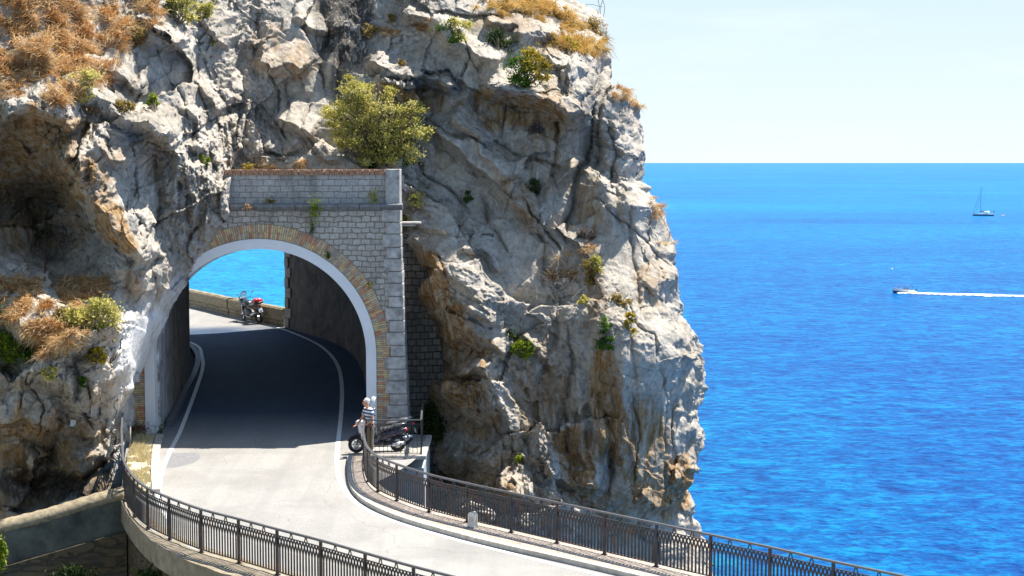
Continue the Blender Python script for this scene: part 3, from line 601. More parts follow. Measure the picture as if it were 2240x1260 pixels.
strip(m,[(-19.6,74),(-28,80),(-40,92)],[(-9.9,74),(-18.3,87),(-28,101)],30,14,0)
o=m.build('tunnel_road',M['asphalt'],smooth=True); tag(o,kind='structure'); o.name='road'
# painted edge lines
def curve_line(m,pts,wd,dz=.004,n=60):
    p=resample(pts,n); a=offs(p,wd/2); b=offs(p,-wd/2)
    vs=[(x,y,zr(y)+dz) for x,y in a]+[(x,y,zr(y)+dz) for x,y in b]
    m.add(vs,[(i,i+1,n+i+1,n+i) for i in range(n-1)])
m=MB()
curve_line(m,[G(*p) for p in [(1500,1300),(1380,1273),(1247,1243),(1091,1204),(935,1163),(826,1129),(766,1094),(740,1047),(737,1000),(740,960),(747,900),(749,850),(742,800),(715,765),(660,735),(600,714)]]+[(-14.2,79),(-18.5,87)],.15,n=130)
curve_line(m,[(-9.2,42.3),(-9.85,44)]+[G(*p) for p in [(348,1050),(365,1000),(400,930),(430,850),(446,800),(441,775)]]+[(-13.45,68.6),(-14.6,70.6),(-17,73)],.14,n=110)
o=m.build('road_marking',M['paint'],recalc=False); tag(o,kind='structure')
for p in o.data.polygons: pass
# dark repair patch near the left line
m=MB(); q=[G(*p) for p in [(362,992),(430,990),(440,1000),(425,1012),(385,1022),(352,1024)]]; m.add([(x,y,zr(y)+.003) for x,y,z in q],[tuple(range(6))]); o=m.build('asphalt_patch',plain('tar_patch',(.19,.19,.195),.8,noise=.2),recalc=False); tag(o,kind='structure')
# right kerb and brick footway
KE=[G(*p) for p in [(762,1004),(759,1012),(760,1045),(766,1076),(797,1107),(872,1141),(997,1176),(1122,1207),(1260,1237)]]+[(3.2,35.9),(8,31.2),(11.5,26.8)]
KE=KE[::-1]
RB=[(12.9,27.9)]+RR[1:]
def raised(name,inner,outer,hgt,mat_,kw=None,n=90):
    m=MB(); a=resample(inner,n); b=resample(outer,n)
    vs=[]
    for i in range(n):
        vs+=[(a[i][0],a[i][1],zr(a[i][1])-.05),(a[i][0],a[i][1],zr(a[i][1])+hgt),(b[i][0],b[i][1],zr(a[i][1])*.5+zr(b[i][1])*.5+hgt),(b[i][0],b[i][1],zr(b[i][1])-.05)]
    fs=[(i*4+k,i*4+k+1,i*4+5+k,i*4+4+k) for i in range(n-1) for k in range(3)]+[(0,1,2,3),(4*n-1,4*n-2,4*n-3,4*n-4)]
    m.add(vs,fs); return m.build(name,mat_)
n=90; ki=resample(KE,n); ro=resample([(x+.22,y+.2) for x,y in RB],n)
k2=ki+(ro-ki)/np.linalg.norm(ro-ki,axis=1)[:,None]*.17
o=raised('kerb',ki,k2,.125,M['kerbstone']); tag(o,kind='structure')
fw=brickmat('footway_brick',(.42,.35,.29),(.48,.41,.35),(.25,.21,.18),.28,.13,.006,kind='Object',dist=.006,stain=(.3,.24,.2))
o=raised('footway',k2,ro,.12,fw); tag(o,kind='structure')
# bridge edge below the right railing
def sidewall(name,line,out,ztop,zbot,mat_,n=80,batter=.6):
    m=MB(); p=resample(line,n); q=offs(p,out); vs=[]
    for i in range(n):
        z=zr(p[i][1]); vs+=[(p[i][0],p[i][1],z+ztop),(p[i][0],p[i][1],zbot)]
    fs=[(2*i,2*i+1,2*i+3,2*i+2) for i in range(n-1)]
    return m.add(vs,fs)
m=sidewall('x',[(x+.225,y+.2) for x,y in RB],0,.115,SEA-1,None); o=m.build('bridge_wall',M['rubble']); wuv(o)
tag(o,'rough stone wall dropping from the outer edge of the footway to the sea','wall')
# left edge: concrete cornice under the railing and arched masonry below
CE=[(8,22.1),(2.0,28.7)]+[G(*p,z=-.05) for p in [(905,1372),(700,1312),(540,1275),(480,1254),(420,1234),(370,1210),(330,1185),(300,1158),(275,1128),(262,1100)]]+[(-11.6,45.2)]
m=MB(); n=90; a=resample([(x+.25,y+.25) for x,y in LR_[:12]]+[(-10.9,45.2)],n); b=resample(CE,n); vs=[]
for i in range(n):
    z=zr(a[i][1]); jz=.012*math.sin(i*1.7)+.012*math.sin(i*4.1); nrm=(b[i]-a[i])/np.linalg.norm(b[i]-a[i]); c=b[i]-nrm*.16
    vs+=[(a[i][0],a[i][1],z-.04),(a[i][0],a[i][1],z+.012),(b[i][0],b[i][1],z-.02+jz),(b[i][0],b[i][1],z-.62),(c[0],c[1],z-.70),(a[i][0],a[i][1],z-.72)]
fs=[(i*6+k,i*6+k+1,i*6+7+k,i*6+6+k) for i in range(n-1) for k in range(5)]+[tuple(range(6)),tuple(range(6*n-1,6*n-7,-1))]
m.add(vs,fs)
root=empty('bridge_edge',(-7,38.5,0),'curved concrete bridge edge carrying the near railing above dark rubble masonry','bridge edge')
setworld(m.build('cornice',M['concrete']),root)
m=MB(); p=resample(CE,n); q=[];vs=[]
for i in range(n):
    nrm=(b[i]-a[i])/np.linalg.norm(b[i]-a[i]); c=b[i]-nrm*.2; z=zr(a[i][1]); vs+=[(c[0],c[1],z-.69),(c[0],c[1],-12.0),(c[0]+1.5,c[1]+1.5,SEA-1)]
m.add(vs,[(i*3+k,i*3+k+1,i*3+4+k,i*3+3+k) for i in range(n-1) for k in (0,1)]); wuv(setworld(m.build('masonry_wall',M['rubble']),root))
# sloping parapet wall going down to the left
root=empty('parapet_wall',(-13,44.2,0),'sloping wall with rounded coping running down left from the railing corner','wall')
A=Vector(U(268,1066,44.6)); B=Vector(U(-60,1157,42.6)); B0=Vector(B)
d=(B-A).normalized(); side=Vector((d.y,-d.x,0)).normalized()
if side.y>0: side=-side
m=MB(); secs=[]
for i in range(40):
    t=i/39; c=A.lerp(B,t); c.z+= .02*math.sin(t*9)-.18; r=.2; sec=[]
    for k in range(14):
        an=2*math.pi*k/14; sec.append(c+side*(r*1.15*math.cos(an)*(1+.06*math.sin(i*2.3+k)))+Vector((0,0,r*math.sin(an)*(1+.06*math.sin(i*1.7+k*2)))))
    secs.append(sec)
m.loft(secs); setworld(m.build('coping',M['coping'],smooth=True),root)
m=MB(); 
def wallslab(m,A,B,z0,z1,th,off):
    a=A+side*off;b_=B+side*off; e=side*(-th)
    vs=[(a.x,a.y,A.z+z0),(b_.x,b_.y,B.z+z0),(b_.x,b_.y,B.z+z1),(a.x,a.y,A.z+z1)]; vs2=[(v[0]+e.x,v[1]+e.y,v[2]) for v in vs]
    m.add(vs+vs2,[(0,1,2,3),(4,7,6,5),(0,4,5,1),(3,2,6,7),(1,5,6,2),(0,3,7,4)])
wallslab(m,A,B,-.25,-1.22,.34,.17); setworld(m.build('wall_face',M['concrete_d']),root)
m=MB(); wallslab(m,A,B,-1.2,-26,.6,.30); rb=m.build('masonry_base',M['rubble']); setworld(rb,root); wuv(rb)
# grass verge between the railing and the left kerb
verge=[(-12.55,52.9),(-11.95,52.9),(-11.62,51),(-10.9,47.6),(-10.35,45.3),(-10.7,44.9),(-11.4,46.6),(-12.15,50)]
m=MB(); vs=[(x,y,zr(y)+.11) for x,y in verge]; k=len(vs); vs+=[(x,y,zr(y)-.05) for x,y in verge]
m.add(vs,[tuple(range(k))]+[(i,(i+1)%k,(i+1)%k+k,i+k) for i in range(k)])
o=m.build('verge_ground',plain('dry_soil',(.50,.44,.31),.95,noise=.5,scale=5,bump=.03)); tag(o,kind='structure')
m=MB(); kl=[(-11.95,53.2),(-11.6,51),(-10.88,47.6),(-10.3,45.2)]
o=raised('kerb',[(x,y) for x,y in kl],[(x+.24,y+.03) for x,y in kl],.12,M['kerbstone'],n=20); tag(o,kind='structure')
kt=[(-11.75,54.8)]+[G(*p)[:2] for p in [(392,905),(414,858),(430,830),(440,802),(438,783),(427,768)]]+[(-14.2,69.3),(-15.6,71.3)]
o=raised('kerb',[(x-.22,y+.05) for x,y in kt],kt,.2,M['tar'],n=60); tag(o,kind='structure')
# ---------------------------------------------------------------- tunnel lining
def lining_mat():
    m,nt,b=mat('tunnel_plaster'); v=coords(nt); b.inputs['Roughness'].default_value=.95
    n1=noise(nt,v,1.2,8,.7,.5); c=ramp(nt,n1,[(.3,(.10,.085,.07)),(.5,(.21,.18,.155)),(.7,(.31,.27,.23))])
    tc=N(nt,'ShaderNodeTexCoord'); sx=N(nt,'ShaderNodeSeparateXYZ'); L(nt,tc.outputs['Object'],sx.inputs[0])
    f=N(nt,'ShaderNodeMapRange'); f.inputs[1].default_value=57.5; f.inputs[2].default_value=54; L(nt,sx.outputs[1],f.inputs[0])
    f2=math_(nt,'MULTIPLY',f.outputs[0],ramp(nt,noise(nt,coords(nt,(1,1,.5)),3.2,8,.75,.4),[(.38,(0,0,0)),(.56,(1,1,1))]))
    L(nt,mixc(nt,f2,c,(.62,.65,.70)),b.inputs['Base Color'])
    bp=N(nt,'ShaderNodeBump',_Strength=1,_Distance=.12); L(nt,noise(nt,coords(nt,(1,1,.5)),4,8,.7),bp.inputs['Height']); L(nt,bp.outputs[0],b.inputs['Normal']); return m
C0=Vector(U(571,775,54)); PS=(U(802,775,54)[0]-C0.x)/231   # metres per photo pixel on the portal plane
RIN,RRIM,RBR=231*PS,253*PS,285*PS
def PX_(px): return C0.x+(px-571)*PS
def PZ_(py): return C0.z-(py-775)*PS
n=44; l=resample(XLW,n); r=resample(XRW,n); secs=[]; outer=[]
for i in range(n):
    y=(l[i][1]+r[i][1])/2; spring=C0.z+float(np.interp(y,[54.2,55.2,58,62,74],[0,.25,2.5,3.5,4.6])); hw=(r[i][0]-l[i][0])/2; sec=[]; so_=[]
    zb=zr(y)-.3
    P=[(l[i],zb+(spring-zb)*k/6) for k in range(6)]
    for q,z in P: sec.append((q[0],q[1],z)); so_.append((q[0]-.6,q[1],z))
    for k in range(25):
        a=math.pi*(1-k/24); t=(1-math.cos(math.pi*k/24))/2; q=l[i]*(1-t)+r[i]*t; rise=RIN+ .25*(y-54)*.1
        sec.append((q[0],q[1],spring+rise*math.sin(a))); so_.append((q[0]+.6*math.cos(a),q[1],spring+(rise+.6)*math.sin(a)))
    for k in range(5,-1,-1):
        z=zb+(spring-zb)*k/6; sec.append((r[i][0],r[i][1],z)); so_.append((r[i][0]+.6,r[i][1],z))
    nx=fbm(np.array([y*.8+k_*.5 for k_ in range(len(sec))]),np.array([k_*.7+y for k_ in range(len(sec))]),5,4)
    sec=[(p[0]+.06*nx[j]*(1 if i>1 else 0),p[1],p[2]+.05*nx[j]*(1 if i>1 else 0)) for j,p in enumerate(sec)]
    secs.append(sec+so_[::-1])
troot=empty('tunnel',(-8.5,54.3,.4),'dark curving road tunnel with rough plastered walls behind the arch','tunnel')
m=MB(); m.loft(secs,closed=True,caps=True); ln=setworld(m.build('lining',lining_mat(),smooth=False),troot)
# quoins at the far end of the right-hand wall
m=MB(); zb=zr(74)
for k in range(13):
    z0=zb+k*.47; wdt=.62 if k%2 else .42; y=74-wdt/2
    x=-10.55+ (wdt/2)*.8-.05
    m.box((x+.08,y,z0+.225),(.22,wdt,.44),rz=R(32))
setworld(m.build('quoin',M['quoin_tan'],bevel=.02),troot)
# ---------------------------------------------------------------- portal
YF=53.9; TH=.9
proot=empty('tunnel_portal',(C0.x,YF,.4),'stone tunnel portal with white rimmed brick arch set in the cliff','tunnel portal')
def uvmap(o,fn):
    me=o.data; uv=me.uv_layers.new(name='UVMap')
    for lp in me.loops: uv.data[lp.index].uv=fn(me.vertices[lp.vertex_index].co)
def face_with_hole(x0,x1f,z0,z1,rad,y,th,n=48):
    """wall slab between x0 and x1f(z) with an arched opening of radius rad"""
    m=MB(); ang=[math.pi*k/n for k in range(n+1)]
    inner=[(C0.x+rad*math.cos(a),C0.z+rad*math.sin(a)) for a in ang]
    inner=[(C0.x+rad,z0)]+inner+[(C0.x-rad,z0)]
    def out(px,pz):
        dx,dz=px-C0.x,pz-C0.z
        if pz<C0.z: return (x1f(pz),pz) if dx>0 else (x0,pz)
        t=[(z1-C0.z)/dz if dz>1e-6 else 1e9]
        if dx>1e-6: t.append((x1f(pz)-C0.x)/dx)
        if dx<-1e-6: t.append((x0-C0.x)/dx)
        t=min(t); return (C0.x+dx*t,C0.z+dz*t)
    outer=[out(*p) for p in inner]
    # insert the corners
    ii=[];oo=[]
    for k in range(len(inner)):
        ii.append(inner[k]);oo.append(outer[k])
        if k+1<len(inner):
            a,b=outer[k],outer[k+1]
            if abs(a[1]-z1)>1e-4 and abs(b[1]-z1)<1e-4 and a[0]>C0.x: ii.append(inner[k+1]);oo.append((x1f(z1),z1))
            if abs(a[1]-z1)<1e-4 and abs(b[1]-z1)>1e-4: ii.append(inner[k]);oo.append((x0,z1))
    k=len(ii)
    vs=[(x,y,z) for x,z in ii]+[(x,y,z) for x,z in oo]+[(x,y+th,z) for x,z in ii]+[(x,y+th,z) for x,z in oo]
    fs=[]
    for i in range(k-1):
        fs+=[(i,i+1,k+i+1,k+i),(2*k+i,3*k+i,3*k+i+1,2*k+i+1),(i,2*k+i,2*k+i+1,i+1),(k+i,k+i+1,3*k+i+1,3*k+i)]
    fs=[f for f in fs if len(set(vs[j] for j in f))>2]
    return m.add(vs,fs)
ZC=PZ_(452); ZT=PZ_(371); ZB=-.6
XR_=lambda z: PX_(float(np.interp(z,[PZ_(960),PZ_(455)],[860,852])))
m=face_with_hole(PX_(270),XR_,ZB,ZC,RRIM-.01,YF,TH)
o=m.build('wall',M['wall_stone']); setworld(o,proot); uvmap(o,lambda c:(c.x+c.y,c.z))
m=MB(); m.box(((PX_(495)+PX_(846))/2,YF+.5,(ZC+PZ_(384))/2+.0),(PX_(846)-PX_(495),.84,PZ_(384)-ZC)); o=m.build('upper_wall',M['parapet_stone']); setworld(o,proot); uvmap(o,lambda c:(c.x+c.y,c.z))
m=MB(); nb=int((PX_(846)-PX_(500))/.085)
for k in range(nb):
    x=PX_(500)+.085*(k+.5); m.box((x+random.uniform(-.004,.004),YF+.47,(PZ_(372)+PZ_(384))/2+random.uniform(-.008,.008)),(.072,.95+random.uniform(-.03,.03),PZ_(372)-PZ_(384)),rz=random.uniform(-.03,.03))
cap=m.build('brick_coping',plain('coping_bricks',(.36,.20,.12),.9,noise=.55,scale=9,bump=.01)); setworld(cap,proot)
m=MB(); m.box(((PX_(502)+PX_(846))/2,YF+.5,PZ_(381)),(PX_(846)-PX_(502),.86,.09)); setworld(m.build('coping_mortar',M['concrete']),proot)
# corner pillar: upper pillar and the battered pier of big quoins
m=MB(); m.box(((PX_(846)+PX_(877))/2,YF+.44,(PZ_(371)+ZC)/2),(PX_(877)-PX_(846)-.006,1.0,PZ_(371)-ZC)); setworld(m.build('corner_pillar',M['quoin'],bevel=.02),proot)
m=MB(); z=PZ_(458); k=0
while z>-.3:
    hh=[.43,.40,.45,.38][k%4]; zc=z-hh/2; xr=PX_(float(np.interp(zc,[PZ_(940),PZ_(760),PZ_(450)],[894,887,877]))); wd=(.62 if k%2==0 else .50)+(.1 if zc<3 else 0)
    m.box((xr-wd/2,YF+.42,zc),(wd,1.0,hh-.022)); z-=hh; k+=1
setworld(m.build('quoin',M['quoin'],bevel=.018),proot)
m=MB(); zc=(PZ_(458)-.3)/2
secs=[[(PX_(852),YF-.03,z),(PX_(xx)-.012,YF-.03,z),(PX_(xx)-.012,YF+.8,z),(PX_(852),YF+.8,z)] for z,xx in((PZ_(458),877),(PZ_(760),887),(PZ_(940),893.5),(-.3,894))]
m.loft(secs); setworld(m.build('pier_core',plain('mortar',(.17,.155,.14),.95)),proot)
# cornice in slabs
m=MB(); xs=np.linspace(PX_(512),PX_(884),9)
for a,b_ in zip(xs,xs[1:]):
    dz=random.uniform(-.006,.006)
    prof=[(YF-.30,PZ_(447)+dz),(YF-.30,PZ_(452)+dz),(YF-.16,PZ_(458)+dz),(YF-.02,PZ_(460)+dz),(YF-.02,PZ_(445)+dz)]
    m.prism([(a+.006,y,z) for y,z in prof],(b_-a-.012,0,0))
setworld(m.build('cornice',M['cornice'],bevel=.012),proot)
def ring(r0,r1,y0,y1,zb,n=72,legs=10,left=True):
    path=[]
    for k in range(legs): path.append((1,0,zb+(C0.z-zb)*k/legs))
    for k in range(n+1): a=math.pi*k/n; path.append((math.cos(a),math.sin(a),None))
    for k in range(legs-1,-1,-1): path.append((-1,0,zb+(C0.z-zb)*k/legs))
    secs=[];S=[];s_=0;prev=None
    for cx,cz,z in path:
        def pt(r,y): return (C0.x+cx*r,y,(C0.z+cz*r) if z is None else z)
        mid=Vector(pt((r0+r1)/2,y0)); s_+=0 if prev is None else (mid-prev).length; prev=mid
        secs.append([pt(r0,y0),pt(r1,y0),pt(r1,y1),pt(r0,y1)]); S.append(s_)
    m=MB(); m.loft(secs); return m,S
m,S=ring(RIN,RRIM,YF-.08,YF+1.2,-.15)
o=m.build('white_arch_rim',M['white_rim']); setworld(o,proot)
# brick voussoirs, one by one
m=MB(); mm=MB(); Ltot=math.pi*(RRIM+RBR)/2; legh=C0.z+.1; pitch=.074; colsb=[]
def vous(m,s,j,depth0,depth1,th):
    def at(s,r):
        if s<0: return Vector((C0.x+r,0,C0.z+s)),Vector((1,0,0)),Vector((0,0,1))
        a=s/((RRIM+RBR)/2)
        if a<=math.pi: return Vector((C0.x+r*math.cos(a),0,C0.z+r*math.sin(a))),Vector((math.cos(a),0,math.sin(a))),Vector((-math.sin(a),0,math.cos(a)))
        return Vector((C0.x-r,0,C0.z-(s-Ltot))),Vector((-1,0,0)),Vector((0,0,-1))
    r=(depth0+depth1)/2; c,rd,tg=at(s,r); Mx=Matrix((rd,Vector((0,1,0)),tg)).transposed(); c.y=YF-.012-random.uniform(0,.02)+.25
    m.box(c,(depth1-depth0-.012,.5,th),m=Mx)
s=-legh; j=0
while s<Ltot+legh:
    if (j%8)==7 : vous(m,s,j,RRIM+.004,RBR,.05)
    else:
        hb=RRIM+(RBR-RRIM)*(.52 if j%2 else .44); 
        vous(m,s,j,RRIM+.004,hb,pitch-.016); vous(m,s,j,hb,RBR-random.uniform(0,.02),pitch-.016)
    s+=pitch; j+=1
def vbrick():
    m_,nt,b=mat('voussoir_brick'); b.inputs['Roughness'].default_value=.9
    g=N(nt,'ShaderNodeNewGeometry'); c=ramp(nt,g.outputs['Random Per Island'],[(0,(.52,.19,.10)),(.2,(.60,.30,.16)),(.4,(.70,.54,.25)),(.62,(.60,.46,.27)),(.8,(.40,.33,.27)),(1,(.70,.60,.38))])
    nz=noise(nt,coords(nt),7,7,.7); c=mixc(nt,1.0,c,ramp(nt,nz,[(.3,(.55,.55,.55)),(.55,(1,1,1))]),'MULTIPLY')
    gy=ramp(nt,noise(nt,coords(nt),.8,5,.6),[(.5,(0,0,0)),(.65,(1,1,1))]); c=mixc(nt,math_(nt,'MULTIPLY',gy,.5),c,(.25,.235,.22)); L(nt,c,b.inputs['Base Color'])
    bp=N(nt,'ShaderNodeBump',_Strength=1,_Distance=.01); L(nt,nz,bp.inputs['Height']); L(nt,bp.outputs[0],b.inputs['Normal']); return m_
o=m.build('brick_arch',vbrick()); setworld(o,proot)
m,S=ring(RRIM-.005,RBR+.004,YF-.004,YF+.3,-.15); setworld(m.build('arch_mortar',plain('arch_mortar',(.20,.17,.14),.95,noise=.3)),proot)
# stepping stones of iron pegs on the inner right side
# masonry wall in the recess beside the pier
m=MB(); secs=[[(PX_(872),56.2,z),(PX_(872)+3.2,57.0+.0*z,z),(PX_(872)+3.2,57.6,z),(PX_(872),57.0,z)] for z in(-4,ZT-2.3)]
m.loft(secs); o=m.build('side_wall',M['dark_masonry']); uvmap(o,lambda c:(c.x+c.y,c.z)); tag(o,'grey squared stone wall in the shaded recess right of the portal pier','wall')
m=MB(); a=Vector(U(877,488,54.6)); m.box((a.x+.30,a.y+.3,a.z),(.72,.6,.07)); m.box((a.x+.22,a.y+.3,a.z-.075),(.52,.5,.07)); o=m.build('stone_slab',M['kerbstone'],bevel=.015); tag(o,'thin stone slab jutting out beside the top of the portal pier','slab')
# ---------------------------------------------------------------- far parapet beyond the tunnel
root=empty('parapet_wall',(-14,79,2),'weathered stone parapet above the sea seen through the tunnel','wall')
def thickwall(pts,hgt,th,name,mt,rounded=.0,dz=0):
    m=MB(); p=resample(pts,60); q=offs(p,th); secs=[]
    for i in range(60):
        z=zr(p[i][1])+dz; jj=.015*math.sin(i*2.1)
        secs.append([(p[i][0],p[i][1],z-.4),(p[i][0],p[i][1],z+hgt-.08+jj),(p[i][0]*.8+q[i][0]*.2,p[i][1]*.8+q[i][1]*.2,z+hgt+jj),(p[i][0]*.2+q[i][0]*.8,p[i][1]*.2+q[i][1]*.8,z+hgt+jj),(q[i][0],q[i][1],z+hgt-.08),(q[i][0],q[i][1],z-.4)])
    m.loft(secs); return m.build(name,mt)
o=thickwall([(-13.7,78.9),(-12.3,77),(-10.35,74.3)][::-1],.80,-.34,'wall',M['parapet_rubble']); setworld(o,root); uvmap(o,lambda c:(c.x*.7-c.y*.7,c.z))
o=thickwall([(-28,99),(-22,92),(-17.6,85.6),(-13.75,79.0)][::-1],.80,-.36,'wall',M['parapet_rubble']); setworld(o,root); uvmap(o,lambda c:(c.x*.7-c.y*.7,c.z))
o=thickwall([(-13.7,78.9),(-12.3,77),(-10.35,74.3)][::-1],.09,-.40,'coping',M['coping'],dz=.79); setworld(o,root)
o=thickwall([(-28,99),(-22,92),(-17.6,85.6),(-13.75,79.0)][::-1],.09,-.42,'coping',M['coping'],dz=.79); setworld(o,root)
m=MB(); m.tube([(-13.72,78.75,1.8),(-13.72,78.75,2.93),],.24,12); setworld(m.build('end_pier',M['parapet_rubble']),root)
m=sidewall('x',[(-28,99.4),(-17.3,86),(-13.3,79.2),(-10.2,74.6)],0,0,SEA-1,None); o=m.build('retaining_wall',M['rubble']); wuv(o); tag(o,'sea wall dropping below the parapet on the far side','wall')
# ---------------------------------------------------------------- railings
def railing(name,label,posts,flip,pat_n=14,hgt=1.08,base=.0,split=2):
    """posts: plan points; one thing with posts, rails and infill panels"""
    P=[Vector((x,y,zr(y)+base)) for x,y in posts]
    root=empty(name,P[len(P)//2],label,'railing')
    n=len(P)
    # smooth course through the posts
    def cr(i,t):
        p0,p1,p2,p3=P[max(i-1,0)],P[i],P[i+1],P[min(i+2,n-1)]
        return .5*((2*p1)+(p2-p0)*t+(2*p0-5*p1+4*p2-p3)*t*t+(3*p1-p0-3*p2+p3)*t**3)
    top=MB(); mid=MB(); low=MB(); K=8; cs=[]
    for i in range(n-1): cs+=[cr(i,k/K) for k in range(K)]
    cs.append(P[-1])
    def ribbon(m,z,w_,h_):
        secs=[]
        for i,c in enumerate(cs):
            d=(cs[min(i+1,len(cs)-1)]-cs[max(i-1,0)]); d.z=0; d.normalize(); s=Vector((d.y,-d.x,0))*w_/2
            secs.append([c+s+Vector((0,0,z-h_/2)),c-s+Vector((0,0,z-h_/2)),c-s+Vector((0,0,z+h_/2)),c+s+Vector((0,0,z+h_/2))])
        m.loft(secs)
    ribbon(top,hgt,.065,.045); ribbon(mid,hgt-.145,.035,.02); ribbon(low,.075,.035,.02)
    setworld(top.build('handrail',M['handrail']),root); setworld(mid.build('middle_rail',M['iron']),root); setworld(low.build('bottom_rail',M['iron']),root)
    for i,p in enumerate(P):
        d=(P[min(i+1,n-1)]-P[max(i-1,0)]); rz=math.atan2(d.y,d.x)
        m=MB(); m.box(p+Vector((0,0,hgt/2-.01)),(.065,.05,hgt-.02),rz=rz); m.box(p+Vector((0,0,.01)),(.11,.10,.02),rz=rz)
        setworld(m.build('post',M['iron_post'] if (i*7)%3 else M['iron']),root)
    for i in range(n-1):
        m=MB(); L_=(P[i+1]-P[i]).length; nb=max(3,int(round(L_/.107))); pts=[cr(i,k/nb) for k in range(nb+1)]
        zt=hgt-.155; zm=.60
        for k in range(1,nb):
            c=pts[k]; d=(pts[k+1]-pts[k-1]); d.z=0; rz=math.atan2(d.y,d.x)
            m.box(c+Vector((0,0,(.085+zm)/2)),(.048,.014,zm-.085),rz=rz)
        # interlaced pointed arches: from every bar one limb leans each way
        for k in range(0,nb+1):
            for sg in(-1,1):
                if not(0<=k+sg*1<=nb): continue
                prev=None; tgt=min(max(k+sg*1.0,0),nb)
                for q in range(5):
                    u=q/4; off=(1-(1-u)**.5) if False else u**1.9
                    a=pts[k]; b=pts[int(tgt)]; c=a.lerp(b,off*.98); c=Vector((c.x,c.y,0))+Vector((0,0,a.z+(b.z-a.z)*off+zm-.02+(zt-zm+.01)*u))
                    if prev is not None:
                        dd=(b-a); nrm_=Vector((dd.y,-dd.x,0)).normalized(); m.bar(prev,c,.042,.010,up=nrm_)
                    prev=c
        # two little bracket pairs between the middle rail and the handrail
        for t in (1/3,2/3):
            c=cr(i,t); d=(P[i+1]-P[i]).normalized(); up=Vector((d.y,-d.x,0)).normalized()
            for sg in(-1,1): m.bar(c+d*(sg*.055)+Vector((0,0,hgt-.14)),c+d*(sg*.015)+Vector((0,0,hgt-.03)),.02,.02,up=up)
            m.box(c+Vector((0,0,hgt-.035)),(.07,.02,.02),rz=math.atan2(d.y,d.x))
        setworld(m.build('infill_panel',M['iron']),root)
    return root
M['handrail']=plain('handrail_paint',(.13,.13,.14),.35,metal=.3,noise=.2,scale=3)
railing('railing','wrought iron railing with interlaced arches along the near left edge of the bridge',[(1.6,29.6),(.45,30.75),(-.75,31.95),(-2.08,33.22),(-3.21,34.39),(-4.32,35.56),(-5.47,36.68),(-6.55,37.75),(-7.66,38.83),(-8.73,40.16),(-9.53,41.25),(-10.17,42.49),(-10.84,44.24),(-11.25,45.75),(-11.65,47.3),(-12.05,48.9),(-12.4,50.4),(-12.72,51.8)],0,base=.01)
railing('railing','long wrought iron railing on the brick footway between road and sea',[(10.3,29.9),(9.15,31.05),(8.0,32.2),(6.82,33.39),(5.68,34.65),(4.52,35.83),(3.39,36.98),(2.24,38.15),(1.12,39.3),(-.02,40.42),(-1.18,41.48),(-2.24,42.54),(-3.2,43.82),(-3.82,44.89),(-4.22,46.14),(-4.45,47.6),(-4.6,49.0),(-4.66,50.15)],0,base=.125,hgt=1.03)
# balcony beside the portal
zb=.36
m=MB()
m.box((-3.75,51.9,zb-.06),(2.05,3.9,.12)); m.box((-3.77,50.02,zb-.05),(2.13,.22,.14)); 
o=m.build('slab',M['kerbstone'],bevel=.02); broot=empty('balcony',(-3.7,51.8,.3),'small concrete balcony jutting out over the drop beside the portal pier','balcony'); setworld(o,broot)
m=MB(); m.box((-3.77,51.9,-.95),(1.95,3.7,1.8)); setworld(m.build('base_wall',plain('pale_render',(.36,.38,.38),.9,noise=.3,scale=2.5)),broot)
def simple_rail(name,label,pts,hgt):
    P=[Vector(p) for p in pts]; root=empty(name,P[1],label,'railing')
    for a,b in zip(P,P[1:]):
        d=(b-a); L_=d.length; d.normalize(); up=Vector((d.y,-d.x,0)); z=Vector((0,0,1))
        m=MB(); m.bar(a+z*hgt,b+z*hgt,.04,.06,up=up); setworld(m.build('handrail',M['handrail']),root)
        m=MB(); m.bar(a+z*.06,b+z*.06,.02,.03,up=up); setworld(m.build('bottom_rail',M['iron']),root); m=MB(); m.bar(a+z*(hgt-.13),b+z*(hgt-.13),.018,.03,up=up); setworld(m.build('middle_rail',M['iron']),root)
        m=MB(); nb=max(4,int(L_/.13)); 
        for k in range(1,nb):
            c=a.lerp(b,k/nb); m.bar(c+z*.06,c+z*(hgt-.13),.018,.012,up=up)
        for k in range(nb):
            for sg in(-1,1):
                c0=a.lerp(b,(k+.5)/nb); prev=None
                for q in range(5):
                    t=q/4; xx=sg*.5*math.sin(t*math.pi/2)*L_/nb*1.0
                    c=c0+d*(xx)+z*(hgt-.13-.30*t)
                    if prev is not None: m.bar(prev,c,.014,.008,up=up)
                    prev=c
        setworld(m.build('infill_panel',M['iron']),root)
    for p in P:
        m=MB(); m.box(p+Vector((0,0,hgt/2)),(.045,.045,hgt)); setworld(m.build('post',M['iron_post']),root)
simple_rail('railing','low iron railing around the small balcony behind the parked scooter',[(-4.60,50.08,zb),(-2.87,50.08,zb),(-3.02,53.55,zb)],1.12)
# thin pole and box at the left of the arch
m=MB(); x,y,z=U(286,1030,51.6); m.tube([(x,y,.2),(x,y,z+1.5)],.035,8); o=m.build('pipe',M['kerbstone'],smooth=True); tag(o,'slim grey pipe standing behind the left railing beside the rock','pipe')
m=MB(); m.box(U(297,826,51.8),(.22,.2,.28)); m.box(Vector(U(297,826,51.8))+Vector((0,-.11,0)),(.17,.02,.22)); m.box(Vector(U(297,826,51.8))+Vector((0,0,.15)),(.25,.24,.02)); o=m.build('junction_box',plain('grey_enamel',(.33,.36,.38),.5),bevel=.01); tag(o,'small grey electrical box fixed to the rock left of the arch','electrical box')
p=surfL(165,925); m=MB(); m.box(p+Vector((0,-.10,0)),(.17,.02,.20),m=Matrix.Rotation(R(8),3,'Y')); 
for a,b in((-.07,.08),(.07,.08),(-.07,-.08),(.07,-.08)): m.tube([p+Vector((a,-.13,b)),p+Vector((a,.25,b))],.008,6)
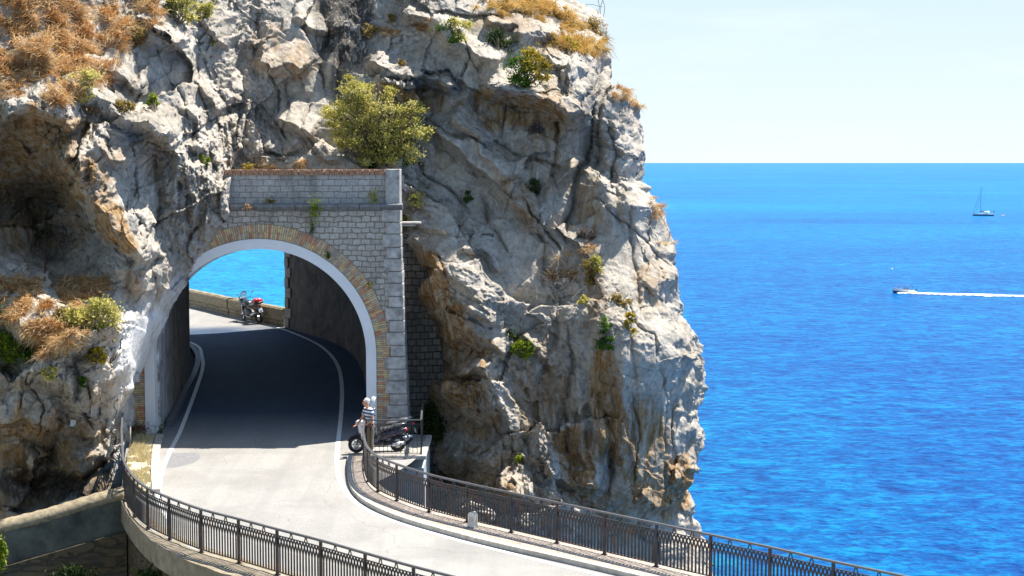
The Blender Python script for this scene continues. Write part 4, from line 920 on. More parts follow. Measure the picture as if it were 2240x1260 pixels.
o=m.build('sign_plate',plain('white_plate',(.7,.74,.76),.5)); tag(o,'small blank white plate fixed to the shaded rock above the sloping wall','sign')
# thin cable hanging down the cave and steel bar
m=MB(); a=surfL(106,470); b=surfL(100,612); m.tube([a+Vector((0,-.35,0)),(a+b)/2+Vector((.02,-.3,0)),b+Vector((0,-.15,0))],.03,6); o=m.build('drain_pipe',plain('rusty_pipe',(.08,.05,.035),.8)); tag(o,'thin rusty vertical pipe in the dark hollow of the left rock','pipe')
# milestone
mx,my=-1.02,41.0; mz=zr(41)+.12
msr=empty('milestone',(mx,my,mz),'white rounded stone marker standing on the footway against the railing','milestone',rz=R(-38))
m=MB(); prof=[]
for k in range(9):
    a=math.pi*k/8; prof.append((.105*math.cos(a),0,.30+.10*math.sin(a)))
prof=[(.11,-.08,0)]+[(x,-.08,z) for x,_,z in prof]+[(-.11,-.08,0)]
m.prism(prof,(0,.16,0)); m.box((0,0,.02),(.25,.19,.04)); m.build('stone',plain('white_stone',(.62,.60,.55),.85,noise=.25,scale=9,bump=.01),msr,bevel=.02)
cu=bpy.data.curves.new('lettering','FONT'); cu.body='10'; cu.size=.16; cu.align_x='CENTER'; cu.space_line=.95; cu.extrude=.002
tc_=bpy.data.objects.new('tmp',cu); COL.objects.link(tc_); bpy.context.view_layer.update(); me_=bpy.data.meshes.new_from_object(tc_); bpy.data.objects.remove(tc_); t=bpy.data.objects.new('lettering',me_); COL.objects.link(t); t.parent=msr; t.location=(-.0,-.084,.16); t.rotation_euler=(R(90),0,0); me_.materials.clear(); me_.materials.append(plain('faded_ink',(.3,.28,.26),.9))
# ---------------------------------------------------------------- two-wheelers
def wheel(root,c,r,w_,ax,spokes,rimmat,hub=.05,wire=False):
    m=MB(); m.torus(c,r-w_/2,w_/2,ax,32,8); t=m.build('wheel',M['tyre'],root,smooth=True)
    m=MB(); m.torus(c,r-w_-.008,.016,ax,32,6,sq=1.6); ax=Vector(ax).normalized(); c=Vector(c); u=ax.cross(Vector((0,0,1))).normalized(); w2=ax.cross(u)
    m.tube([c-ax*.06,c+ax*.06],hub,10)
    for k in range(spokes):
        a=2*math.pi*k/spokes; d=math.cos(a)*u+math.sin(a)*w2
        if wire: m.tube([c+ax*(.03 if k%2 else -.03),c+d*(r-w_)],.004,4)
        else: m.bar(c+d*hub*.6,c+d*(r-w_),.035,.028,up=ax)
    m.build('rim',rimmat,t,smooth=False)
    m=MB(); m.torus(c+ax*.045,.09,.022,ax,20,4,sq=.15); m.build('brake_disc',M['silver'],t)
    return t
def mirrorp(root,a,b,glassmat):
    m=MB(); a=Vector(a);b=Vector(b); m.tube([a,a.lerp(b,.5)+Vector((0,0,.03)),b],.008,6); m.ell(b,(.065,.02,.045),m=Matrix.Rotation(R(15),3,'Y')); mm=m.build('mirror',M['black'],root,smooth=True)
    m=MB(); m.ell(b+Vector((0,-.012,0)),(.055,.012,.037)); m.build('mirror_glass',glassmat,mm,smooth=True)
def scooter(loc,rz,label,paint,shield,group,tall=False,lean=0):
    """local: front towards -X, wheels on z=0, length ~1.95"""
    r=empty('scooter',loc,label,'scooter',group,rz); r.rotation_euler=(lean,0,rz)
    Y=(0,1,0)
    wheel(r,(-.66,0,.27),.27,.10,Y,6,M['silver']); wheel(r,(.66,0,.26),.26,.12,Y,6,M['silver'])
    m=MB(); # front mudguard
    secs=[]
    for k in range(9):
        a=R(20+k*17); c=Vector((-.66-.30*math.cos(a),0,.28+.30*math.sin(a))); n_=Vector((-math.cos(a),0,math.sin(a))); w_=.075*math.sin(math.pi*(k+1.2)/10.4)+.02
        secs.append([c+Vector((0,-w_,0))-n_*.03,c+Vector((0,-w_*.6,0))+n_*.02,c+Vector((0,w_*.6,0))+n_*.02,c+Vector((0,w_,0))-n_*.03])
    m.loft(secs); m.build('mudguard',paint,r,smooth=True)
    m=MB(); m.tube([(-.66,-.09,.27),(-.56,-.09,.55),(-.50,-.05,.72)],.022,8); m.tube([(-.66,.09,.27),(-.56,.09,.55),(-.50,.05,.72)],.022,8); m.tube([(-.52,0,.66),(-.42,0,.98)],.03,8); m.build('fork',M['black'],r,smooth=True)
    def hull(pts,name,mt,n=16,par=r):
        m=MB(); secs=[]
        for x,z,hx,hz in pts: # section across Y at x: half width hx, half height hz
            secs.append([(x+ .25*hz*math.sin(2*math.pi*k/n)*0,hx*math.cos(2*math.pi*k/n),z+hz*math.sin(2*math.pi*k/n)) for k in range(n)])
        m.loft(secs); return m.build(name,mt,par,smooth=True)
    # leg shield: swept panel
    m=MB(); secs=[]
    for z,x,hw in((.30,-.34,.12),(.42,-.42,.19),(.60,-.47,.23),(.78,-.50,.21),(.93,-.52,.13),(1.0,-.50,.07)):
        secs.append([(x-.10,0,z),(x-.03,-hw*.7,z),(x+.06,-hw,z),(x+.10,-hw*.8,z),(x+.05,0,z),(x+.10,hw*.8,z),(x+.06,hw,z),(x-.03,hw*.7,z)])
    m.loft(secs); m.build('leg_shield',shield,r,smooth=True)
    m=MB(); m.ell((-.53,0,.97),(.15,.13,.09)); hd=m.build('headset',shield,r,smooth=True)
    m=MB(); m.ell((-.655,0,.965),(.03,.085,.05)); m.build('headlight',M['glass'],r,smooth=True)
    m=MB(); m.tube([(-.38,-.33,1.03),(-.42,-.16,1.04),(-.46,0,1.0),(-.42,.16,1.04),(-.38,.33,1.03)],.014,8); m.tube([(-.35,-.36,1.03),(-.41,-.22,1.04)],.02,8); m.tube([(-.35,.36,1.03),(-.41,.22,1.04)],.02,8); m.build('handlebar',M['black'],r,smooth=True)
    hull([(-.36,.27,.10,.04),(-.2,.27,.15,.05),(.1,.28,.16,.06),(.2,.32,.14,.10)],'footboard',M['black'])
    hull([(.02,.42,.06,.10),(.12,.48,.13,.15),(.30,.54,.17,.16),(.52,.60,.17,.13),(.75,.66,.14,.10),(.93,.72,.08,.06),(.98,.74,.03,.03)],'body',paint)
    hull([(.02,.66,.07,.03),(.10,.72,.14,.06),(.30,.75,.16,.07),(.48,.79,.15,.06),(.52,.83,.14,.07),(.72,.86,.13,.05),(.82,.87,.07,.03)],'seat',M['seat'])
    m=MB(); m.tube([(.62,-.13,.84),(.85,-.12,.90),(.95,0,.91),(.85,.12,.90),(.62,.13,.84)],.014,6); m.build('grab_rail',M['silver'],r,smooth=True)
    m=MB(); m.ell((.93,-.05,.70),(.05,.08,.05)); m.ell((.93,.05,.70),(.05,.08,.05)); m.build('tail_light',M['redlens'],r,smooth=True)
    m=MB(); m.box((1.0,0,.47),(.02,.17,.17),m=Matrix.Rotation(R(-18),3,'Y')); m.build('number_plate',M['plate'],r)
    m=MB(); m.box((.95,0,.55),(.03,.15,.22),m=Matrix.Rotation(R(-18),3,'Y')); m.build('plate_holder',M['black'],r)
    hull([(.15,.30,.06,.07),(.35,.27,.09,.09),(.6,.26,.08,.08),(.72,.26,.05,.05)],'engine',M['black'])
    m=MB(); m.tube([(.25,-.14,.20),(.45,-.17,.22)],.03,8); m.tube([(.45,-.17,.22),(.50,-.17,.23),(.88,-.18,.30)],[.04,.06,.055],10); m.build('exhaust',M['silver'],r,smooth=True)
    for sg in(-1,1): mirrorp(r,(-.42,sg*.2,1.05),(-.40,sg*.34,1.24),M['silver'])
    if tall:
        m=MB(); secs=[]
        for z,x,hw in((1.0,-.60,.16),(1.2,-.56,.24),(1.45,-.47,.25),(1.62,-.40,.17)):
            secs.append([(x+.10*(abs(k)/3)**2,hw*k/3,z) for k in range(-3,4)]+[(x+.006+.10*(abs(k)/3)**2,hw*k/3,z) for k in range(3,-4,-1)])
        m.loft(secs); m.build('windscreen',plain('frosted_screen',(.62,.66,.68),.25),r,smooth=True)
    return r
gz=zr(50.9)+.01
scooter((-4.32,50.72,zr(50.7)+.03),R(10),'dark violet scooter with white leg shield parked just behind the balcony railing',M['navy'],M['white'],'scooters parked beside the tunnel portal',lean=R(-6))
scooter((-4.15,51.75,zr(51.7)+.03),R(14),'black scooter with tall windscreen parked behind the violet one close to the portal pier',M['black'],M['black'],'scooters parked beside the tunnel portal',tall=True,lean=R(-4))
# touring motorcycle beyond the tunnel
def motorcycle(loc,rz,label):
    r=empty('motorcycle',loc,label,'motorcycle',None,rz); r.rotation_euler=(R(7),0,rz); Y=(0,1,0)
    wheel(r,(-.80,0,.34),.34,.09,(.22,1,0),20,M['silver'],wire=True); wheel(r,(.78,0,.33),.33,.14,Y,20,M['silver'],wire=True)
    def hull(pts,name,mt,n=14):
        m=MB(); m.loft([[(x,hx*math.cos(2*math.pi*k/n),z+hz*math.sin(2*math.pi*k/n)) for k in range(n)] for x,z,hx,hz in pts]); return m.build(name,mt,r,smooth=True)
    m=MB()
    for s_ in(-.10,.10): m.tube([(-.80,s_,.34),(-.62,s_,.72),(-.48,s_,1.0)],.027,8)
    m.build('fork',M['silver'],r,smooth=True)
    hull([(-1.08,.68,.03,.02),(-.95,.72,.08,.03),(-.7,.72,.09,.03),(-.55,.66,.05,.03)],'mudguard',M['navy'])
    hull([(-.86,.92,.06,.05),(-.78,.94,.15,.13),(-.62,.96,.20,.17),(-.45,.93,.17,.14),(-.3,.88,.12,.1)],'fairing',plain('dark_green_fairing',(.03,.06,.06),.25))
    m=MB(); m.ell((-.86,-.07,.94),(.03,.07,.06)); m.ell((-.86,.07,.94),(.03,.07,.06)); m.build('headlight',M['silver'],r,smooth=True)
    hull([(-.45,.90,.14,.12),(-.3,.95,.20,.15),(-.1,.93,.19,.14),(.1,.84,.13,.09)],'fuel_tank',plain('dark_tank',(.05,.06,.075),.18))
    hull([(-.02,.82,.10,.05),(.15,.84,.15,.06),(.45,.87,.15,.06),(.75,.92,.12,.05),(.85,.93,.06,.03)],'seat',M['seat'])
    hull([(-.42,.45,.10,.12),(-.25,.46,.19,.2),(0,.45,.2,.2),(.2,.44,.15,.15),(.3,.42,.08,.08)],'engine',plain('engine_grey',(.1,.1,.1),.5,metal=.6))
    m=MB(); m.tube([(-.45,0,.95),(-.4,0,.6),(-.3,0,.3),(.1,0,.24),(.3,0,.35)],.03,8); m.tube([(-.1,0,.78),(.3,0,.72),(.8,0,.84)],.025,8); m.bar((.2,-.1,.38),(.78,-.1,.33),.05,.04); m.bar((.2,.1,.38),(.78,.1,.33),.05,.04); m.build('frame',M['black'],r,smooth=True)
    m=MB(); m.tube([(-.3,-.17,.35),(.1,-.19,.28),(.35,-.19,.36)],.025,8); m.tube([(.35,-.19,.36),(.42,-.2,.4),(.92,-.2,.58)],[.035,.06,.055],10); m.build('exhaust',M['silver'],r,smooth=True)
    m=MB(); m.tube([(-.30,-.40,1.10),(-.38,-.22,1.16),(-.47,0,1.08),(-.38,.22,1.16),(-.30,.40,1.10)],.015,8); m.build('handlebar',M['black'],r,smooth=True)
    for sg in(-1,1): mirrorp(r,(-.36,sg*.28,1.15),(-.34,sg*.42,1.40),M['white'])
    m=MB(); secs=[]
    for z,x,hw in((1.05,-.74,.17),(1.2,-.68,.19),(1.38,-.58,.16),(1.46,-.53,.09)):
        secs.append([(x+.08*(abs(k)/3)**2,hw*k/3,z) for k in range(-3,4)]+[(x+.006+.08*(abs(k)/3)**2,hw*k/3,z) for k in range(3,-4,-1)])
    m.loft(secs); m.build('windscreen',M['glass'],r,smooth=True)
    hull([(.62,1.08,.10,.10),(.66,1.08,.20,.13),(.85,1.08,.23,.14),(1.02,1.08,.21,.13),(1.06,1.08,.12,.09)],'top_case',M['redlens'])
    hull([(.60,1.03,.10,.05),(.65,1.01,.21,.06),(.85,1.01,.24,.06),(1.04,1.01,.22,.06),(1.08,1.02,.12,.04)],'top_case_base',M['black'])
    m=MB(); m.ell((.98,0,1.16),(.07,.16,.05)); m.build('case_badge',M['white'],r,smooth=True)
    m=MB(); m.ell((.98,0,.86),(.06,.10,.045)); m.build('tail_light',M['redlens'],r,smooth=True)
    for s_ in(-.18,.18): m=MB(); m.ell((.88,s_,.80),(.05,.03,.03)); m.build('indicator',M['orange'],r,smooth=True)
    m=MB(); m.box((1.06,0,.66),(.02,.2,.2),m=Matrix.Rotation(R(-20),3,'Y')); m.build('number_plate',M['plate'],r)
    hull([(.5,.66,.08,.03),(.7,.71,.10,.03),(.95,.70,.09,.03),(1.1,.62,.05,.02)],'rear_mudguard',M['black'])
    m=MB(); m.tube([(-.05,-.12,.3),(-.0,-.38,.0)],.015,6); m.build('kickstand',M['black'],r)
    return r
bx,by=-12.43,76.05
motorcycle((bx,by,zr(by)+.01),math.atan2(-.80,.60),'dark touring motorcycle with red top case parked against the sea parapet beyond the tunnel')
m=MB(); c=Vector(G(598,704)); m.ell(c+Vector((0,0,.05)),(.22,.10,.06)); m.ell(c+Vector((.16,.05,.04)),(.12,.09,.045)); m.ell(c+Vector((-.15,0,.035)),(.1,.08,.04)); o=m.build('plastic_bag',plain('blue_bag',(.25,.32,.5),.5),smooth=True); tag(o,'small crumpled blue bag on the ground at the foot of the sea parapet','bag')
# ---------------------------------------------------------------- the man at the railing
def skinned(name,nodes,edges,mat_,parent,root=0,sub=2):
    me=bpy.data.meshes.new(name); me.from_pydata([n_[0] for n_ in nodes],edges,[]); me.update(); o=bpy.data.objects.new(name,me); COL.objects.link(o); o.parent=parent
    me.materials.append(mat_); md=o.modifiers.new('skin','SKIN'); md.use_smooth_shade=True
    sv_=me.skin_vertices[0].data
    for i,n_ in enumerate(nodes): sv_[i].radius=(n_[1],n_[2] if len(n_)>2 else n_[1]); sv_[i].use_root=(i==root)
    s_=o.modifiers.new('sub','SUBSURF'); s_.levels=sub; s_.render_levels=sub
    return o
pr=empty('person',(-4.50,50.38,zb-.0),'white haired man in striped polo shirt and khaki trousers leaning on the railing','person',rz=R(35))
# local frame: faces -X (towards the road), z up, height ~1.76
J={}
def body_nodes():
    n=[((.0,0,.95),.135,.10),((-.01,0,1.08),.13,.10),((-.03,0,1.24),.15,.11),((-.07,0,1.39),.155,.10),((-.10,0,1.46),.075,.07),((-.125,0,1.52),.052,.052)]
    e=[(0,1),(1,2),(2,3),(3,4),(4,5)]
    def add(par,pt,r1,r2=None): n.append((pt,r1,r2 or r1)); e.append((par,len(n)-1)); return len(n)-1
    hd=add(5,(-.155,0,1.60),.075,.088); hd2=add(hd,(-.185,0,1.69),.070,.085)
    for s_ in(-1,1):
        sh=add(3,(-.07,s_*.19,1.40),.062)
        if s_<0: el=add(sh,(-.08,s_*.27,1.14),.045); wr=add(el,(-.27,s_*.22,.98),.030); hn=add(wr,(-.345,s_*.20,.955),.034,.020)
        else: el=add(sh,(-.14,s_*.26,1.13),.045); wr=add(el,(-.33,s_*.24,.95),.030); hn=add(wr,(-.40,s_*.23,.90),.034,.020)
        h=n[hn][0]
        for k,(dy,ln) in enumerate(((-.030,.062),(-.010,.072),(.011,.068),(.030,.055))):
            f1=add(hn,(h[0]-.045,h[1]+dy,h[2]-.004),.010); f2=add(f1,(h[0]-.045-ln*.5,h[1]+dy*1.1,h[2]-.014),.009); add(f2,(h[0]-.045-ln*.75,h[1]+dy*1.1,h[2]-.045),.008)
        t1=add(wr,(h[0]+.025,h[1]-s_*.04,h[2]+.01),.012); add(t1,(h[0]-.02,h[1]-s_*.055,h[2]-.005),.010)
        hp=add(0,(.0,s_*.095,.88),.095); kn=add(hp,(-.02+.03*s_,s_*.11,.48),.062); an=add(kn,(.03+.05*s_,s_*.12,.09),.042); ft=add(an,(-.12+.05*s_,s_*.13,.035),.038,.03)
    return n,e
nn,ee=body_nodes(); bodyo=skinned('body',nn,ee,M['skin'],pr)
def shirtmat():
    m,nt,b=mat('striped_polo'); tc=N(nt,'ShaderNodeTexCoord'); sx=N(nt,'ShaderNodeSeparateXYZ'); L(nt,tc.outputs['Object'],sx.inputs[0])
    f=math_(nt,'FRACT',math_(nt,'MULTIPLY',sx.outputs[2],9.0)); c=ramp(nt,f,[(.0,(.62,.68,.76)),(.52,(.62,.68,.76)),(.56,(.02,.035,.13)),(.97,(.02,.035,.13))]); L(nt,c,b.inputs['Base Color']); b.inputs['Roughness'].default_value=.9; return m
sn=[((0,0,.90),.155,.12),((-.005,0,1.0),.155,.125),((-.03,0,1.20),.168,.13),((-.07,0,1.38),.165,.115),((-.10,0,1.455),.09,.085)]; se=[(0,1),(1,2),(2,3),(3,4)]
for s_ in(-1,1):
    sn.append(((-.07,s_*.185,1.40),.082,.082)); se.append((3,len(sn)-1)); sn.append((((-.075 if s_<0 else -.10),s_*.245,1.23),.072,.072)); se.append((len(sn)-2,len(sn)-1))
skinned('shirt',sn,se,shirtmat(),pr)
tn=[((0,0,.97),.150,.118),((0,0,.88),.145,.12)]; te=[(0,1)]
for s_ in(-1,1):
    for j,(pt,rr) in enumerate((((.0,s_*.095,.80),.108),((-.02+.03*s_,s_*.11,.48),.082),((.03+.05*s_,s_*.12,.12),.070))):
        tn.append((pt,rr,rr)); te.append((1 if j==0 else len(tn)-2,len(tn)-1))
skinned('trousers',tn,te,M['khaki'],pr,root=1)
hr=Matrix.Rotation(R(-22),3,'Y')
m=MB(); hc=Vector((-.165,0,1.665)); m.ell(hc+Vector((.035,0,.035)),(.10,.086,.095),m=hr,nu=18,nv=12); m.ell(hc+Vector((.05,0,-.02)),(.07,.082,.075),m=hr); m.build('hair',M['hair'],pr,smooth=True)
m=MB(); m.ell(hc+Vector((-.02,0,-.025)),(.082,.073,.105),m=hr,nu=18,nv=12); m.ell(hc+Vector((-.105,0,-.04)),(.018,.014,.028),m=hr); 
for s_ in(-1,1): m.ell(hc+Vector((.01,s_*.078,-.03)),(.02,.012,.032),m=hr); m.ell(hc+Vector((-.088,s_*.03,-.015)),(.012,.016,.009),m=hr)
m.ell(hc+Vector((-.085,0,-.085)),(.014,.025,.008),m=hr); m.build('face',M['skin'],pr,smooth=True)
for s_ in(-1,1):
    m=MB(); m.ell((-.02+.05*s_-.03,s_*.125,.04),(.14,.05,.045)); m.box((-.02+.05*s_-.03,s_*.125,.012),(.27,.095,.022)); m.build('shoe',M['shoe'],pr,smooth=True)
# ---------------------------------------------------------------- boats
def foam():
    m,nt,b=mat('foam'); v=coords(nt,(1,1,1)); n1=noise(nt,v,.7,8,.75); b.inputs['Base Color'].default_value=(.9,.93,.95,1); b.inputs['Roughness'].default_value=.9
    at=N(nt,'ShaderNodeAttribute',attribute_name='edge'); sp=N(nt,'ShaderNodeSeparateColor'); L(nt,at.outputs['Color'],sp.inputs[0])
    a=math_(nt,'ADD',sp.outputs[0],math_(nt,'MULTIPLY',math_(nt,'SUBTRACT',n1,.5),3.2)); a=ramp(nt,a,[(.2,(0,0,0)),(.6,(1,1,1))]); L(nt,a,b.inputs['Alpha']); return m
M['foam']=foam()
def wake(name,label,path,wf,z,group=None):
    """flat foam on the water, breaking up at its edges"""
    vs=[];fs=[];ed=[]; n=len(path); C_=9
    for i,(x,y) in enumerate(path):
        a=path[max(i-1,0)];b=path[min(i+1,n-1)]; d=Vector((b[0]-a[0],b[1]-a[1])).normalized(); s_=Vector((-d.y,d.x)); w_=wf(i/(n-1))
        for k in range(C_):
            t=k/(C_-1)*2-1; vs.append((x+s_.x*w_*t,y+s_.y*w_*t,z+.30*(1-abs(t))*min(1,w_))); ed.append((1-abs(t)**1.6)*(1 if i<n-1 else 0)*(1 if i>0 else .3)*(1-.35*i/n))
    for i in range(n-1):
        for k in range(C_-1): fs.append((i*C_+k,i*C_+k+1,(i+1)*C_+k+1,(i+1)*C_+k))
    me=bpy.data.meshes.new(name); me.from_pydata(vs,[],fs); me.update(); at=me.color_attributes.new('edge','FLOAT_COLOR','POINT')
    for i,e_ in enumerate(ed): at.data[i].color=(e_,e_,e_,1)
    me.materials.append(M['foam']); o=bpy.data.objects.new(name,me); COL.objects.link(o); tag(o,kind='stuff'); o['label']=label; return o
M['boat_white']=plain('boat_gelcoat',(.72,.73,.72),.3); M['boat_blue']=plain('boat_blue',(.015,.06,.20),.3); M['awning']=plain('blue_awning',(.06,.10,.35),.8)
def hullmesh(Lh,beam,free,sheer,draft=.4,n=22):
    secs=[]
    for i in range(n+1):
        t=i/n; x=-Lh/2+Lh*t; w_=beam/2*min(1,(math.sin(min(t*1.35,1)*math.pi/2))**.75)*(1-.12*max(0,(t-.7)/.3)); top=free+sheer*(1-t)**2
        xb=x+ (1-min(t*3,1))*.35*free*1.2
        secs.append([(x,-w_,top),(xb,-w_*.9,0),(xb+.1,-w_*.5,-draft),(xb+.1,0,-draft*1.2),(xb+.1,w_*.5,-draft),(xb,w_*.9,0),(x,w_,top)])
    return secs
# speedboat: bow towards -X
bp_=Vector(G(1977,641,z=SEA)); r=empty('motorboat',(bp_.x,bp_.y,SEA),'small white open motorboat with blue awning speeding left across the sea','motorboat',rz=R(4)); r.rotation_euler=(0,R(5),R(4)); r.scale=(1.15,1.15,1.25)
secs=hullmesh(6.2,2.1,.75,.45)
m=MB(); m.loft(secs); m.build('hull',M['boat_white'],r,smooth=False)
m=MB(); m.loft([[(p[0]*1.002,p[1]*1.03,min(p[2],.38)) for p in s_] for s_ in secs]); m.build('lower_hull',M['boat_blue'],r)
m=MB(); m.tube([(-1.1,-.8,.8),(-1.2,-.8,2.0)],.03,6); m.tube([(-1.1,.8,.8),(-1.2,.8,2.0)],.03,6); m.tube([(1.3,-.8,.8),(1.4,-.8,1.9)],.03,6); m.tube([(1.3,.8,.8),(1.4,.8,1.9)],.03,6); m.build('awning_frame',M['silver'],r)
m=MB(); m.box((.1,0,2.0),(3.0,1.8,.06)); m.build('awning',M['awning'],r,bevel=.02)
m=MB(); m.box((.4,0,1.0),(.5,.6,.6),taper=.8); m.build('console',M['boat_white'],r,bevel=.05)
m=MB(); m.box((3.15,0,.8),(.4,.4,.9),taper=.7); m.build('outboard_motor',M['black'],r,bevel=.05)
def seated(x,y,z,col,label,place):
    m=Matrix.Translation(bp_*1); w_=Vector((bp_.x+x,bp_.y+y,SEA+z)); pr2=empty('person',w_,label,'person','people aboard the motorboat')
    skinned('body',[((0,0,0),.14,.11),((0,0,.3),.17,.12),((0,0,.5),.08),((0,0,.72),.10),((.0,.2,.42),.06),((-.12,.24,.15),.05),((0,-.2,.42),.06),((-.12,-.24,.15),.05),((-.35,.1,-.05),.08),((-.4,.1,-.4),.06),((-.35,-.1,-.05),.08),((-.4,-.1,-.4),.06)],[(0,1),(1,2),(2,3),(1,4),(4,5),(1,6),(6,7),(0,8),(8,9),(0,10),(10,11)],M['skin'],pr2,sub=1)
    skinned('shirt',[((0,0,.02),.16,.13),((0,0,.3),.19,.14),((0,.2,.42),.08),((0,-.2,.42),.08)],[(0,1),(1,2),(1,3)],col,pr2,sub=1)
seated(-1.5,-.3,1.25,plain('coral_cloth',(.6,.12,.08),.9),'person in coral top sitting in the bow of the motorboat','bow')
seated(.1,-.2,1.15,plain('violet_cloth',(.12,.08,.25),.9),'person in violet top amidships under the awning of the motorboat','mid')
seated(1.0,-.2,1.05,plain('dark_cloth',(.02,.03,.06),.9),'person in dark top steering at the stern of the motorboat','stern')
pth=[(bp_.x-2.2,bp_.y-.8)]+[(bp_.x-1+k*.9,bp_.y-1.0-.30*k+.5*math.sin(k*.35)*min(1,k/30)) for k in range(60)]
wake('wake','white foam trail stretching right behind the speeding motorboat',pth,lambda t:.7+3.2*min(1,t*4)+1.6*math.sin(t*14+2)*t+ .8*math.sin(t*31)*min(1,t*3),SEA+.06)
pth=[(bp_.x-2.6,bp_.y-1.3),(bp_.x-1.5,bp_.y-1.7),(bp_.x,bp_.y-2.0),(bp_.x+2,bp_.y-2.2),(bp_.x+4,bp_.y-2.2)]
wake('bow_wave','white foam curling along the near side of the speeding motorboat',pth,lambda t:1.1*math.sin(math.pi*min(1,t+.15))+.2,SEA+.07)
# sailboat
sp_=Vector(G(2150,472,z=SEA)); r=empty('sailboat',(sp_.x,sp_.y,SEA),'distant white sailing yacht with bare mast moving under engine','sailboat',rz=R(-6))
secs=hullmesh(14.6,3.9,1.25,.6)
m=MB(); m.loft(secs); m.build('hull',plain('yacht_hull',(.60,.66,.72),.3),r)
m=MB(); m.loft([[(p[0],p[1]*1.02,min(p[2],.85)) for p in s_] for s_ in secs]); m.build('lower_hull',M['boat_blue'],r)
m=MB(); m.loft([[(x,-w_,1.3),(x+.2,-w_*.8,1.3+h_),(x+.2,w_*.8,1.3+h_),(x,w_,1.3)] for x,w_,h_ in((-2.6,.6,.1),(-1.5,1.1,.55),(1,1.25,.7),(3.4,1.2,.5))]); m.build('cabin',M['boat_white'],r)
m=MB(); m.loft([[(x,-1.3,z),(x,-.8,z+.35),(x,.8,z+.35),(x,1.3,z)] for x,z in((.6,2.5),(1.2,2.8),(3.0,2.9),(4.1,2.7))]); m.build('sprayhood',M['boat_white'],r)
m=MB(); m.tube([(-1.6,0,1.4),(-1.6,0,20.5)],.13,8); mast=m.build('mast',plain('dark_spar',(.10,.16,.25),.5),r)
m=MB(); m.tube([(-1.6,0,2.9),(3.6,0,3.0)],.12,8); m.tube([(-1.4,0,3.15),(3.3,0,3.2)],.2,8); m.build('boom',M['boat_blue'],r)
m=MB(); m.tube([(-7.0,0,2.0),(-1.7,0,17.5)],.10,6); m.tube([(-5.3,0,1.9),(-1.7,0,13.0)],.08,6); m.tube([(6.6,0,1.6),(-1.5,0,20.3)],.02,5); m.tube([(-1.6,-1.8,1.3),(-1.6,0,15)],.02,5); m.tube([(-1.6,1.8,1.3),(-1.6,0,15)],.02,5); m.build('rigging',plain('rig',(.08,.16,.28),.5),r)
m=MB(); m.box((-1.6,0,8.0),(.1,2.4,.08)); m.box((-1.6,0,13.2),(.1,1.8,.08)); m.build('spreader',M['silver'],r)
m=MB(); m.tube([(6.9,0,1.4),(7.2,0,3.4)],.04,6); m.prism([(7.2,0,3.3),(8.0,0,3.1),(7.9,0,2.3),(7.05,0,2.5)],(0,.03,0)); m.build('flag',plain('flag_red',(.5,.08,.07),.8),r)
dp=Vector(G(2193,472.6,z=SEA)); r=empty('dinghy',(dp.x,dp.y,SEA),'tiny white inflatable dinghy towed behind the sailing yacht','dinghy')
m=MB(); m.tube([(1.4,-.6,.35),(-.8,-.65,.35),(-1.5,0,.5),(-.8,.65,.35),(1.4,.6,.35)],.26,8); m.build('tube',M['boat_white'],r,smooth=True)
m=MB(); m.box((.1,0,.2),(2.6,1.2,.1)); m.build('floor',M['silver'],r)
m=MB(); m.box((1.5,0,.6),(.3,.3,.6),taper=.7); m.build('outboard_motor',M['black'],r)
# small white buoy
bb=Vector(G(1951,590,z=SEA)); m=MB(); m.ell(bb+Vector((0,0,.15)),(.4,.4,.4)); m.tube([bb,bb+Vector((0,0,.8))],.08,6); o=m.build('buoy',M['boat_white'],smooth=True); tag(o,'tiny white buoy on the sea left above the motorboat','buoy')
